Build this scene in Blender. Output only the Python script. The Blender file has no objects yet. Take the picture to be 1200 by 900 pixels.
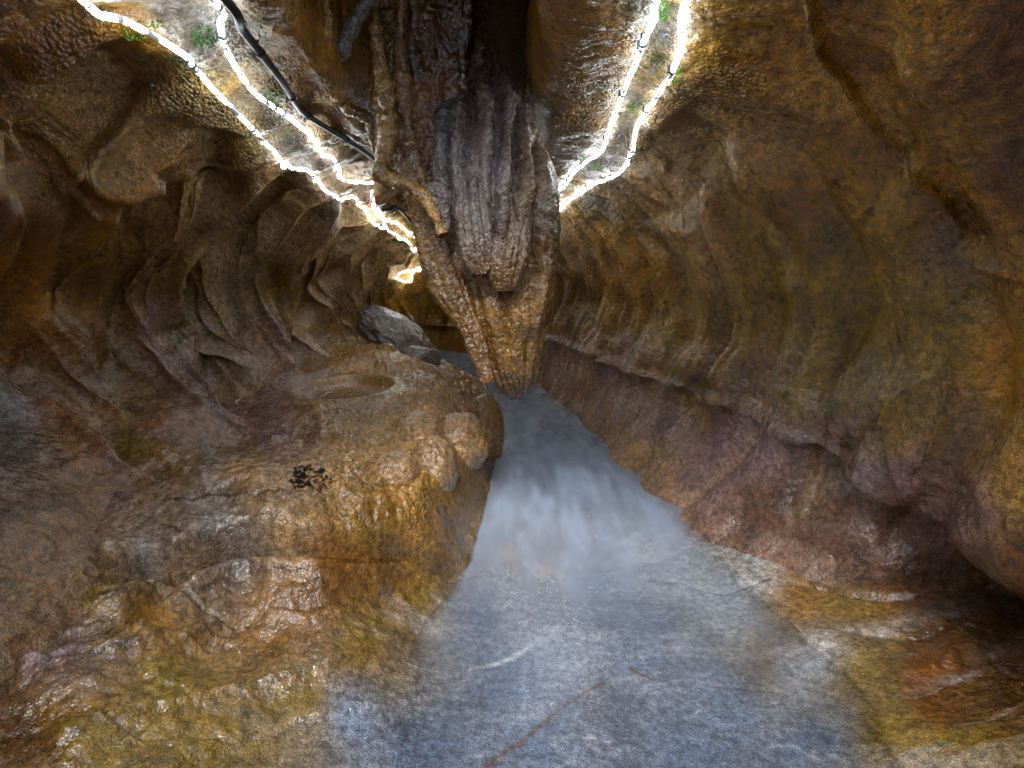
import bpy, bmesh, math, random
import numpy as np
from mathutils import Vector, Matrix
from mathutils.bvhtree import BVHTree
random.seed(7); np.random.seed(7)
PI = math.pi
sc = bpy.context.scene
C = sc.collection

# ------------------------------------------------------------------ camera, world, exposure
CAM = np.array([0.0, 0.0, 1.3]); FPX = 655.0; PITCH = math.radians(10.4)
cd = bpy.data.cameras.new('camera'); cam = bpy.data.objects.new('camera', cd); C.objects.link(cam)
cd.sensor_width = 36.0; cd.lens = 36.0*FPX/1200.0; cd.clip_start = 0.02; cd.clip_end = 200
cam.location = CAM; cam.rotation_euler = (PI/2-PITCH, 0, 0); sc.camera = cam
W = bpy.data.worlds.new('World'); sc.world = W; W.use_nodes = True
nt = W.node_tree; bg = nt.nodes['Background']
sky = nt.nodes.new('ShaderNodeTexSky'); sky.sky_type = 'NISHITA'; sky.sun_disc = False
SUN_EL, SUN_AZ = math.radians(45), math.radians(188)   # sun added for contrast, through an unseen roof slot above and behind the camera
sky.sun_elevation = SUN_EL; sky.sun_rotation = SUN_AZ
nt.links.new(sky.outputs[0], bg.inputs[0]); bg.inputs[1].default_value = 0.12
sl = bpy.data.lights.new('sun', 'SUN'); sl.energy = 0.75; sl.angle = math.radians(20); sl.color = (1.0, .93, .82)
so = bpy.data.objects.new('sun', sl); C.objects.link(so)
so.rotation_euler = Vector((math.sin(SUN_AZ)*math.cos(SUN_EL), math.cos(SUN_AZ)*math.cos(SUN_EL), math.sin(SUN_EL))).to_track_quat('Z', 'Y').to_euler()
sc.view_settings.view_transform = 'Standard'; sc.view_settings.look = 'None'
sc.view_settings.exposure = 1.75; sc.view_settings.gamma = 1.0
sc.cycles.use_denoising = True; sc.cycles.denoising_prefilter = 'NONE'
try: sc.cycles.denoiser = 'OPENIMAGEDENOISE'
except Exception: pass
sc.cycles.use_adaptive_sampling = True; sc.cycles.adaptive_threshold = .02
sc.cycles.max_bounces = 5; sc.cycles.diffuse_bounces = 3; sc.cycles.glossy_bounces = 2
sc.cycles.transparent_max_bounces = 6; sc.cycles.transmission_bounces = 3
sc.cycles.sample_clamp_indirect = 4.0
sc.cycles.caustics_reflective = False; sc.cycles.caustics_refractive = False
LED = 6.3            # radiance of the lit light ropes

# ------------------------------------------------------------------ maths helpers
cp_, sp_ = math.cos(PITCH), math.sin(PITCH)
def ray(px, py):
    px = np.asarray(px, float); py = np.asarray(py, float)
    a = (px-600)/FPX; b = (450-py)/FPX
    return np.stack([a+0*b, cp_+b*sp_+0*a, -sp_+b*cp_+0*a], -1)
def at_z(px, py, z):
    d = ray(px, py); return CAM + d*((z-CAM[2])/d[..., 2])[..., None]
def at_y(px, py, Y):
    d = ray(px, py); return CAM + d*(np.asarray(Y)/d[..., 1])[..., None]
def project(P):
    q = P-CAM
    zf = q[..., 1]*cp_ - q[..., 2]*sp_; u = q[..., 1]*sp_ + q[..., 2]*cp_
    zs = np.where(zf > .05, zf, .05)
    px = 600+FPX*q[..., 0]/zs; py = 450-FPX*u/zs
    bad = zf <= .1
    return np.where(bad, -9999, px), np.where(bad, -9999, py), zf
rs = np.random.RandomState(3)
PERM = np.concatenate([rs.permutation(256)]*3)
GR = rs.normal(size=(256, 3)); GR /= np.linalg.norm(GR, axis=1)[:, None]
def noise3(P):
    P = np.asarray(P, float); I = np.floor(P).astype(np.int64); Fr = P-I; I &= 255
    u = Fr*Fr*Fr*(Fr*(Fr*6-15)+10); out = 0
    for dx in (0, 1):
        wx = u[..., 0] if dx else 1-u[..., 0]
        for dy in (0, 1):
            wy = u[..., 1] if dy else 1-u[..., 1]
            for dz in (0, 1):
                wz = u[..., 2] if dz else 1-u[..., 2]
                h = PERM[PERM[PERM[(I[..., 0]+dx) & 255]+((I[..., 1]+dy) & 255)]+((I[..., 2]+dz) & 255)]
                g = GR[h]
                out = out + wx*wy*wz*(g[..., 0]*(Fr[..., 0]-dx)+g[..., 1]*(Fr[..., 1]-dy)+g[..., 2]*(Fr[..., 2]-dz))
    return out*1.6
def fbm(P, o=4, g=.5):
    P = np.asarray(P, float); s = 0; a = 1
    for k in range(o): s = s+a*noise3(P*(2.0**k)+17.3*k); a *= g
    return s
def ridged(P, o=3):
    P = np.asarray(P, float); s = 0; a = 1
    for k in range(o): s = s+a*(1-2*np.abs(noise3(P*(2.0**k)+9.1*k))); a *= .5
    return s
def sst(a, b, x):
    t = np.clip((x-a)/(b-a), 0, 1); return t*t*(3-2*t)
def polydist(px, py, pts):
    """distance (pixels), signed side (+ = right hand side when walking the line downwards), position 0..1"""
    pts = np.asarray(pts, float); n = len(pts)
    best = np.full(px.shape, 1e9); acr = np.zeros(px.shape); side = np.zeros(px.shape); par = np.zeros(px.shape)
    for i in range(n-1):
        a, b = pts[i], pts[i+1]; ab = b-a; L2 = ab@ab
        t = np.clip(((px-a[0])*ab[0]+(py-a[1])*ab[1])/L2, 0, 1)
        dx = px-(a[0]+t*ab[0]); dy = py-(a[1]+t*ab[1]); d = np.hypot(dx, dy)
        cr = (ab[0]*(py-a[1])-ab[1]*(px-a[0]))/math.sqrt(L2); m = (d < best-1e-7) | ((np.abs(d-best) <= 1e-7) & (np.abs(cr) > acr))
        best = np.where(m, d, best); acr = np.where(m, np.abs(cr), acr); side = np.where(m, np.sign(-cr), side); par = np.where(m, (i+t)/(n-1), par)
    return best, side, par
def smooth_line(pts, n=8):
    pts = np.asarray(pts, float)
    P = np.vstack([2*pts[0]-pts[1], pts, 2*pts[-1]-pts[-2]]); out = []
    for i in range(1, len(P)-2):
        for k in range(n):
            t = k/n
            out.append(.5*((2*P[i])+(-P[i-1]+P[i+1])*t+(2*P[i-1]-5*P[i]+4*P[i+1]-P[i+2])*t*t+(-P[i-1]+3*P[i]-3*P[i+1]+P[i+2])*t**3))
    out.append(pts[-1]); return np.array(out)
def catmull(ctrl, ts):
    """ctrl (n, ...) sampled at ts in 0..n-1"""
    n = len(ctrl); ctrl = np.asarray(ctrl, float)
    P = np.concatenate([[2*ctrl[0]-ctrl[1]], ctrl, [2*ctrl[-1]-ctrl[-2]]])
    i = np.clip(np.floor(ts).astype(int), 0, n-2); t = ts-i
    t = t.reshape((-1,)+(1,)*(ctrl.ndim-1))
    a, b, c, d = P[i], P[i+1], P[i+2], P[i+3]
    return .5*(2*b+(c-a)*t+(2*a-5*b+4*c-d)*t*t+(3*b-a-3*c+d)*t**3)
def rbf(XY, V, Q, smooth=1e-3, chunk=40000):
    """thin plate interpolation of values V at points XY, evaluated at Q"""
    XY = np.asarray(XY, float); V = np.asarray(V, float)
    if V.ndim == 1: V = V[:, None]
    n = len(XY)
    def K(r2): return .5*r2*np.log(r2+1e-12)
    A = K(((XY[:, None]-XY[None])**2).sum(-1))+np.eye(n)*smooth
    P = np.hstack([np.ones((n, 1)), XY])
    M = np.block([[A, P], [P.T, np.zeros((3, 3))]])
    w = np.linalg.solve(M, np.vstack([V, np.zeros((3, V.shape[1]))]))
    sh = Q.shape[:-1]; Qf = Q.reshape(-1, 2); out = np.empty((len(Qf), V.shape[1]))
    for k in range(0, len(Qf), chunk):
        q = Qf[k:k+chunk]; r2 = ((q[:, None]-XY[None])**2).sum(-1)
        out[k:k+chunk] = K(r2)@w[:n]+w[n]+q@w[n+1:]
    return out.reshape(sh+(V.shape[1],))
def shepard(XY, V, Q, p=3.0, chunk=60000):
    XY = np.asarray(XY, float); V = np.asarray(V, float); sh = Q.shape[:-1]; Qf = Q.reshape(-1, 2)
    out = np.empty((len(Qf), V.shape[1]))
    for k in range(0, len(Qf), chunk):
        q = Qf[k:k+chunk]; r2 = ((q[:, None]-XY[None])**2).sum(-1)+150.
        w = (r2+350.)**(-p/2.); out[k:k+chunk] = (w@V)/w.sum(1)[:, None]
    return out.reshape(sh+(V.shape[1],))

# ------------------------------------------------------------------ object helpers
def tag(o, label=None, cat=None, group=None, kind=None):
    if label: o['label'] = label
    if cat: o['category'] = cat
    if group: o['group'] = group
    if kind: o['kind'] = kind
    return o
def mesh_obj(name, V, F, mat, parent=None, attrs=None, smooth=True):
    me = bpy.data.meshes.new(name)
    V = np.asarray(V, np.float32).reshape(-1, 3); F = np.asarray(F, np.int32)
    k = F.shape[1]
    me.vertices.add(len(V)); me.vertices.foreach_set('co', V.ravel())
    me.loops.add(F.size); me.loops.foreach_set('vertex_index', F.ravel())
    me.polygons.add(len(F)); me.polygons.foreach_set('loop_start', np.arange(0, F.size, k, dtype=np.int32))
    me.polygons.foreach_set('use_smooth', np.full(len(F), smooth))
    me.update(calc_edges=True)
    for an, val in (attrs or {}).items():
        val = np.asarray(val, np.float32)
        if val.ndim > 1 and val.shape[-1] == 3:
            a = me.color_attributes.new(an, 'FLOAT_COLOR', 'POINT')
            a.data.foreach_set('color', np.hstack([val.reshape(-1, 3), np.ones((len(V), 1), np.float32)]).ravel())
        else:
            a = me.attributes.new(an, 'FLOAT', 'POINT'); a.data.foreach_set('value', val.ravel())
    me.materials.append(mat)
    o = bpy.data.objects.new(name, me); C.objects.link(o)
    if parent: o.parent = parent
    return o
def grid_faces(n, m, wrap=False, flip=False):
    i = np.arange(n-1)[:, None]; j = np.arange(m if wrap else m-1)[None]
    j2 = (j+1) % m
    F = np.stack([i*m+j, i*m+j2, (i+1)*m+j2, (i+1)*m+j], -1).reshape(-1, 4)
    return F[:, ::-1] if flip else F
def grid_normals(P):
    du = np.gradient(P, axis=0); dv = np.gradient(P, axis=1)
    n = np.cross(du, dv); l = np.linalg.norm(n, axis=-1, keepdims=True); return n/np.maximum(l, 1e-9)
def empty(name, loc=(0, 0, 0)):
    o = bpy.data.objects.new(name, None); o.location = loc; C.objects.link(o); o.empty_display_size = .1; return o

# ------------------------------------------------------------------ materials
def N(nt, t, **k):
    n = nt.nodes.new(t)
    for a, b in k.items():
        if a.startswith('i_'): n.inputs[int(a[2:])].default_value = b
        else: setattr(n, a, b)
    return n
def rock_material(name, grain=1.0, wet0=0.6, bump=1.0, fine=260.0, speck=.65, rust=.45, coat=.8):
    m = bpy.data.materials.new(name); m.use_nodes = True; nt = m.node_tree; L = nt.links.new
    b = nt.nodes['Principled BSDF']; tc = N(nt, 'ShaderNodeTexCoord')
    col = N(nt, 'ShaderNodeAttribute', attribute_name='Col')
    wet = N(nt, 'ShaderNodeAttribute', attribute_name='wet')
    pop = N(nt, 'ShaderNodeAttribute', attribute_name='pop')
    def noise(s, det=3, ro=.6, dis=0.):
        n = N(nt, 'ShaderNodeTexNoise'); n.inputs['Scale'].default_value = s; n.inputs['Detail'].default_value = det
        n.inputs['Roughness'].default_value = ro; n.inputs['Distortion'].default_value = dis
        L(tc.outputs['Object'], n.inputs['Vector']); return n
    n1 = noise(5, 3, .62, .5); n2 = noise(38, 3, .65); n3 = noise(fine, 2, .7)
    vo = N(nt, 'ShaderNodeTexVoronoi'); vo.inputs['Scale'].default_value = 85; vo.feature = 'F1'
    L(tc.outputs['Object'], vo.inputs['Vector'])
    # colour: attribute * (broad mottling * mid grain * speckle)
    def rng(src, a, b_, lo, hi):
        r = N(nt, 'ShaderNodeMapRange'); r.inputs[1].default_value = a; r.inputs[2].default_value = b_
        r.inputs[3].default_value = lo; r.inputs[4].default_value = hi; L(src, r.inputs[0]); return r.outputs[0]
    def math_(op, a, b_):
        r = N(nt, 'ShaderNodeMath', operation=op)
        for k, v in enumerate((a, b_)):
            if isinstance(v, (int, float)): r.inputs[k].default_value = v
            else: L(v, r.inputs[k])
        return r.outputs[0]
    f = math_('MULTIPLY', rng(n1.outputs[0], .3, .7, .62, 1.4), rng(n2.outputs[0], .36, .64, .6, 1.45))
    f = math_('MULTIPLY', f, rng(n3.outputs[0], .36, .64, 1-speck, 1+speck))
    mx = N(nt, 'ShaderNodeVectorMath', operation='SCALE'); L(col.outputs['Color'], mx.inputs[0]); L(f, mx.inputs['Scale'])
    # rusty / pale shifts
    n4 = noise(11, 2, .6, 1.0)
    mixr = N(nt, 'ShaderNodeMix', data_type='RGBA', blend_type='MULTIPLY')
    L(rng(n4.outputs[0], .5, .72, 0, rust), mixr.inputs[0]); L(mx.outputs[0], mixr.inputs[6]); mixr.inputs[7].default_value = (1.18, .85, .55, 1)
    n5 = noise(17, 3, .7, .8)
    mixp = N(nt, 'ShaderNodeMix', data_type='RGBA', blend_type='MIX')
    L(rng(n5.outputs[0], .6, .8, 0, .35), mixp.inputs[0]); L(mixr.outputs[2], mixp.inputs[6]); mixp.inputs[7].default_value = (.36, .27, .17, 1)
    L(mixp.outputs[2], b.inputs['Base Color'])
    # roughness
    r0 = rng(n2.outputs[0], .3, .7, .12, .34)
    dry = math_('SUBTRACT', .55, math_('MULTIPLY', wet.outputs['Fac'], .42))
    rr = math_('ADD', dry, math_('SUBTRACT', r0, .22)); L(rr, b.inputs['Roughness'])
    b.inputs['Specular IOR Level'].default_value = wet0
    # bump stack
    bp1 = N(nt, 'ShaderNodeBump'); bp1.inputs['Strength'].default_value = .9*bump; bp1.inputs['Distance'].default_value = .012
    L(n2.outputs[0], bp1.inputs['Height'])
    bpc = N(nt, 'ShaderNodeBump'); bpc.inputs['Strength'].default_value = 1; bpc.inputs['Distance'].default_value = .009; L(n2.outputs[0], bpc.inputs['Height'])
    bp2 = N(nt, 'ShaderNodeBump'); bp2.inputs['Distance'].default_value = .0035*grain; bp2.inputs['Strength'].default_value = .9*bump
    L(n3.outputs[0], bp2.inputs['Height']); L(bp1.outputs[0], bp2.inputs['Normal'])
    bp3 = N(nt, 'ShaderNodeBump'); bp3.inputs['Distance'].default_value = .02; bp3.invert = True
    L(pop.outputs['Fac'], bp3.inputs['Strength']); L(vo.outputs['Distance'], bp3.inputs['Height']); L(bp2.outputs[0], bp3.inputs['Normal'])
    L(bp3.outputs[0], b.inputs['Normal'])
    L(math_('MULTIPLY', wet.outputs['Fac'], coat), b.inputs['Coat Weight']); b.inputs['Coat Roughness'].default_value = .06; b.inputs['Coat IOR'].default_value = 1.55; L(bpc.outputs[0], b.inputs['Coat Normal'])
    return m
M_ROCK = rock_material('cave_rock')
M_FLOW = rock_material('flowstone', grain=.8, wet0=.6, bump=.9, fine=170, speck=.5, coat=1.0)
M_FLOOR = rock_material('wet_rock_floor', grain=.6, wet0=.55, bump=.8, fine=240, speck=.55, rust=.3, coat=1.0)
def simple(name, col, rough=.5, emit=None, strength=0, metal=0, bumps=None):
    m = bpy.data.materials.new(name); m.use_nodes = True; nt = m.node_tree; b = nt.nodes['Principled BSDF']
    n = N(nt, 'ShaderNodeTexNoise'); n.inputs['Scale'].default_value = bumps or 60
    tc = N(nt, 'ShaderNodeTexCoord'); nt.links.new(tc.outputs['Object'], n.inputs['Vector'])
    r = N(nt, 'ShaderNodeMix', data_type='RGBA'); nt.links.new(n.outputs[0], r.inputs[0])
    r.inputs[6].default_value = tuple(c*.65 for c in col)+(1,); r.inputs[7].default_value = tuple(min(1, c*1.3) for c in col)+(1,)
    nt.links.new(r.outputs[2], b.inputs['Base Color'])
    b.inputs['Roughness'].default_value = rough; b.inputs['Metallic'].default_value = metal
    if emit: b.inputs['Emission Color'].default_value = emit+(1,); b.inputs['Emission Strength'].default_value = strength
    return m
M_BLACK = simple('black_rubber', (.012, .013, .017), .35)
M_CLIP = simple('clip_plastic', (.03, .035, .05), .45)
M_BOLT = simple('zinc_bolt', (.35, .4, .5), .35, metal=.8)
M_MOSS = simple('moss_green', (.055, .23, .008), .7, bumps=90)
M_MOSSD = simple('moss_dark', (.03, .08, .012), .8, bumps=90)
M_LEAF = simple('rotting_leaf', (.03, .016, .014), .35, bumps=40)
M_PINK = simple('sprout_red', (.35, .02, .05), .5)
M_LED = bpy.data.materials.new('lit_light_rope'); M_LED.use_nodes = True
nt = M_LED.node_tree; b = nt.nodes['Principled BSDF']; b.inputs['Base Color'].default_value = (.8, .82, .85, 1)
tc = N(nt, 'ShaderNodeTexCoord'); uvn = N(nt, 'ShaderNodeAttribute', attribute_name='dirt')
b.inputs['Emission Color'].default_value = (.84, .93, 1.0, 1); nt.links.new(uvn.outputs['Fac'], b.inputs['Emission Strength'])
b.inputs['Roughness'].default_value = .25

# ================================================================== CAVE WALLS
def wall_sheet(stations, smin, smax, ns, ntv, rowdens):
    """stations: list of (ox,oy,dx,dy,[(r,z)...]); returns grid (ns, ntv, 3), s and t parameters"""
    G = []
    for ox, oy, dx, dy, prof in stations:
        l = math.hypot(dx, dy); dx, dy = dx/l, dy/l
        G.append([(ox+dx*r, oy+dy*r, z) for r, z in prof])
    G = np.array(G)
    s = np.interp(np.linspace(0, 1, ns), np.linspace(0, 1, len(smin)), smin) if hasattr(smin, '__len__') else np.linspace(smin, smax, ns)
    rows = G.shape[1]
    tt = np.interp(np.linspace(0, 1, ntv), np.cumsum([0]+rowdens)/sum(rowdens), np.arange(rows))
    A = catmull(G, s)                       # ns, rows, 3
    B = np.transpose(A, (1, 0, 2)); B = catmull(B, tt)
    return np.transpose(B, (1, 0, 2)), s, tt

def prof(*v): return list(zip(v[0::2], v[1::2]))
RS = [  # right wall: a chimney top, b ceiling edge, c rope line, d, e, f hollow, g lip, h recess, i below
 (0, -2.5, 1, 0, prof(1.6, 3.2, 1.5, 2.8, 1.45, 2.4, 1.45, 2., 1.45, 1.6, 1.45, 1.1, 1.4, .5, 1.7, .4, 1.7, -.3)),
 (0, .2, 1, 0,   prof(1.6, 3.2, 1.3, 2.7, 1.1, 2.2, 1.15, 1.9, 1.25, 1.5, 1.4, 1.0, 1.38, .48, 1.65, .35, 1.7, -.3)),
 (0, 1.2, 1, 0,  prof(.1, 3.0, .08, 2.15, .42, 2.0, .88, 1.8, 1.2, 1.45, 1.42, 1.0, 1.40, .48, 1.75, .33, 1.8, -.3)),
 (0, 1.75, 1, 0, prof(.1, 3.0, .08, 2.1, .44, 1.98, .86, 1.8, 1.17, 1.48, 1.38, 1.08, 1.38, .52, 1.8, .33, 1.8, -.3)),
 (0, 2.2, 1, 0,  prof(.1, 3.0, .08, 2.1, .45, 1.98, .83, 1.8, 1.12, 1.5, 1.33, 1.1, 1.28, .70, 1.36, .40, .98, -.15)),
 (0, 3.0, 1, 0,  prof(.1, 3.0, .1, 2.1, .45, 1.95, .75, 1.8, .98, 1.5, 1.14, 1.1, 1.07, .76, .95, .42, .52, -.15)),
 (0, 4.2, 1, 0,  prof(.1, 3.0, .1, 2.1, .42, 1.93, .62, 1.75, .8, 1.45, .92, 1.1, .83, .76, .76, .42, .40, -.15)),
 (0, 6.0, 1, 0,  prof(0, 3.0, 0, 2.0, .3, 1.85, .43, 1.65, .52, 1.4, .60, 1.1, .52, .76, .47, .40, .18, -.15)),
 (-.5, 8, .85, .5, prof(0, 3.0, .1, 2.2, .3, 1.9, .45, 1.7, .55, 1.4, .62, 1.0, .6, .65, .52, .3, .3, -.15)),
 (-1.5, 9.2, .3, .95, prof(0, 3.0, .1, 2.2, .3, 1.9, .45, 1.7, .55, 1.4, .62, 1.0, .6, .65, .52, .3, .3, -.15)),
 (-3, 9.6, 0, 1, prof(0, 3.0, .1, 2.2, .3, 1.9, .45, 1.7, .55, 1.4, .62, 1.0, .6, .65, .52, .3, .3, -.15)),
 (-5, 9.4, -.2, 1, prof(0, 3.0, .1, 2.2, .3, 1.9, .45, 1.7, .55, 1.4, .62, 1.0, .6, .65, .52, .3, .3, -.15)),
]
LS = [
 (0, -2.5, -1, 0, prof(1.9, 3.2, 1.9, 2.8, 1.9, 2.4, 1.9, 2., 1.9, 1.6, 2., 1.1, 2., .8, 2.2, .5, 2.3, -.3)),
 (0, .2, -1, 0,   prof(1.6, 3.2, 1.4, 2.7, 1.25, 2.3, 1.3, 1.95, 1.55, 1.6, 1.85, 1.2, 1.82, .82, 1.5, .6, 1.15, .15)),
 (0, 1.2, -1, 0,  prof(.62, 3.0, .6, 2.15, .8, 2.05, 1.08, 1.87, 1.35, 1.6, 1.85, 1.2, 1.86, .84, 1.52, .62, 1.15, .2)),
 (0, 2.0, -1, 0,  prof(.66, 3.0, .64, 2.12, .83, 2.02, 1.13, 1.82, 1.5, 1.5, 1.92, 1.18, 1.88, .86, 1.54, .64, 1.15, .22)),
 (0, 3.0, -1, 0,  prof(.62, 3.0, .62, 2.12, .86, 2.0, 1.2, 1.78, 1.58, 1.45, 1.88, 1.2, 1.82, .88, 1.5, .67, 1.1, .25)),
 (0, 4.2, -1, 0,  prof(.42, 3.0, .4, 2.16, .75, 2.0, 1.0, 1.8, 1.35, 1.5, 1.55, 1.2, 1.50, .88, 1.32, .70, 1.0, .3)),
 (0, 6.0, -1, 0,  prof(.3, 3.0, .3, 2.12, .60, 1.98, .88, 1.7, 1.12, 1.4, 1.30, 1.1, 1.24, .78, 1.15, .6, .95, .2)),
 (-.6, 7.7, -.7, -.7, prof(.4, 3.0, .5, 2.0, .6, 1.85, .68, 1.65, .75, 1.4, .8, 1.1, .8, .6, .9, .4, .9, -.3)),
 (-2, 8.5, -.2, -1, prof(.5, 3.0, .5, 2.0, .6, 1.85, .68, 1.65, .75, 1.4, .8, 1.1, .8, .6, .9, .4, .9, -.3)),
 (-4, 8.5, 0, -1, prof(.5, 3.0, .5, 2.0, .6, 1.85, .68, 1.65, .75, 1.4, .8, 1.1, .8, .6, .9, .4, .9, -.3)),
]
# traced crests (photo pixel lines laid onto the wall): points, height m, width left m, width right m
L_CREST = [
 ([(10, 430), (60, 440), (110, 475), (150, 510), (170, 540)], .05, .03, .12), ([(190, 385), (240, 400), (262, 402), (290, 430)], .04, .06, .02), ([(262, 455), (300, 462), (320, 480)], .04, .02, .05),
 ([(125, 60), (159, 110), (155, 143), (125, 174), (72, 215), (40, 260)], .11, .35, .035),
 ([(190, 70), (178, 147), (170, 181), (128, 211), (91, 249), (79, 280), (75, 330), (80, 390)], .07, .05, .12),
 ([(300, 215), (253, 227), (212, 242), (178, 261), (162, 287), (147, 321), (138, 372), (142, 413), (151, 443), (177, 485)], .09, .04, .16),
 ([(264, 159), (260, 190), (258, 214), (240, 232)], .06, .09, .03),
 ([(352, 205), (325, 242), (302, 272), (264, 291), (245, 310), (235, 340), (234, 387), (264, 443), (302, 496)], .12, .05, .2),
 ([(345, 262), (310, 288), (285, 305), (262, 325), (252, 350), (258, 385)], .05, .05, .04),
 ([(420, 235), (415, 257), (408, 285), (379, 314), (364, 355), (358, 393), (366, 435)], .11, .05, .16),
 ([(460, 270), (436, 303), (392, 337), (376, 374), (402, 405), (420, 420)], .07, .04, .1),
 ([(483, 290), (462, 303), (425, 337), (414, 374), (425, 400)], .07, .05, .08),
 ([(478, 315), (450, 335), (440, 365), (442, 395)], .06, .06, .06),
 ([(0, 60), (12, 150), (30, 200), (60, 250)], .04, .05, .05),
 ([(205, 290), (196, 330), (200, 370), (215, 410)], .025, .05, .05),
 ([(300, 300), (300, 340), (310, 390), (340, 430)], .03, .09, .05),
]
R_CREST = [
 ([(890, 455), (884, 500), (855, 534), (825, 564), (773, 606)], .06, .12, .03), ([(1031, 504), (973, 523), (943, 564), (935, 612)], .08, .02, .16),
 ([(820, 440), (800, 490), (770, 530), (735, 560)], .05, .1, .03), ([(765, 425), (757, 470), (722, 505), (692, 525)], .04, .07, .02), ([(724, 410), (702, 450), (672, 475)], .03, .05, .02),
 ([(1128, 564), (1080, 590), (1030, 640)], .05, .03, .1), ([(850, 600), (890, 620), (940, 640), (1000, 660)], .04, .08, .05),
 ([(1037, -10), (1033, 68), (1022, 106), (1045, 155), (1080, 180)], .05, .25, .05),
 ([(750, 174), (776, 200), (784, 235), (787, 262)], .05, .12, .025),
 ([(795, 132), (822, 170), (818, 212), (803, 242), (801, 275)], .06, .14, .025),
 ([(838, 150), (839, 189), (848, 234), (878, 261), (912, 292), (916, 340)], .05, .12, .035),
 ([(700, 215), (716, 255), (750, 282), (773, 298), (795, 325), (807, 375), (799, 421)], .05, .04, .09),
 ([(690, 250), (720, 285), (752, 310), (765, 350), (763, 415)], .045, .04, .05),
 ([(668, 250), (690, 290), (728, 320), (741, 360), (735, 405)], .045, .03, .04),
 ([(655, 285), (700, 330), (715, 370), (712, 400)], .045, .03, .04),
 ([(652, 320), (680, 345), (692, 380), (690, 400)], .04, .03, .03),
 ([(900, 340), (893, 390), (870, 440), (880, 470)], .035, .12, .12),
 ([(1160, 300), (1110, 262), (1073, 285), (1100, 320), (1160, 360)], .03, .05, .1),
]
# grooves / cracks: points, depth m, half width m
L_CRACK = [([(200, 400), (262, 470), (330, 505), (420, 530)], .035, .012), ([(170, 400), (220, 460), (270, 495), (350, 520)], .035, .012), ([(235, 395), (300, 450), (380, 500)], .03, .012), ([(40, 470), (90, 500), (160, 560), (230, 585)], .05, .02), ([(5, 90), (15, 150), (60, 240), (150, 270)], .03, .02), ([(238, 340), (243, 380), (275, 430)], .04, .015),

 ([(70, 215), (140, 240), (200, 225)], .06, .03)]
R_CRACK = [([(939, -5), (956, 60), (984, 102), (1014, 155), (1037, 181), (1071, 208), (1101, 230), (1124, 264), (1154, 298), (1190, 330)], .04, .007),
 ([(735, 160), (770, 190), (775, 205)], .05, .01), ([(716, 255), (760, 300), (775, 340), (785, 420)], .03, .01),
 ([(1021, 290), (1030, 330), (1045, 360)], .008, .004), ([(1100, 420), (1108, 460), (1095, 520), (1060, 560)], .02, .01),
 ([(1098, 440), (1050, 465), (1030, 500)], .015, .008), ([(1030, 222), (1010, 250), (990, 268)], .007, .004)]
def features(P, crests, cracks):
    px, py, zf = project(P); m = np.maximum(zf, .05)/FPX
    # let lines wander a little so that they do not look ruled
    j = 4*noise3(P*7)+2*noise3(P*19+5)
    d = np.zeros(px.shape)
    for pts, A, wl, wr in crests:
        dist, side, par = polydist(px+j, py, smooth_line(pts, 4)); dm = dist*m
        w = np.where(side < 0, wl, wr)      # side<0: picture-left of a downward line
        w = np.maximum(w, .045); d += (1.8 if crests is L_CREST else 1.2)*A*np.exp(-(dm/w)**1.2)*sst(0, .12, par+.02)*sst(0, .12, 1.02-par)
    for it in range(5):
        d = (np.roll(d, 1, 0)+np.roll(d, -1, 0)+2*d)/4; d = (np.roll(d, 1, 1)+np.roll(d, -1, 1)+2*d)/4
    for pts, A, w in cracks:
        dist, side, par = polydist(px+j, py, smooth_line(pts, 4)); dm = dist*m
        d -= A*np.exp(-(dm/w)**2)*sst(0, .1, par+.02)*sst(0, .1, 1.02-par)
    return d
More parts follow.
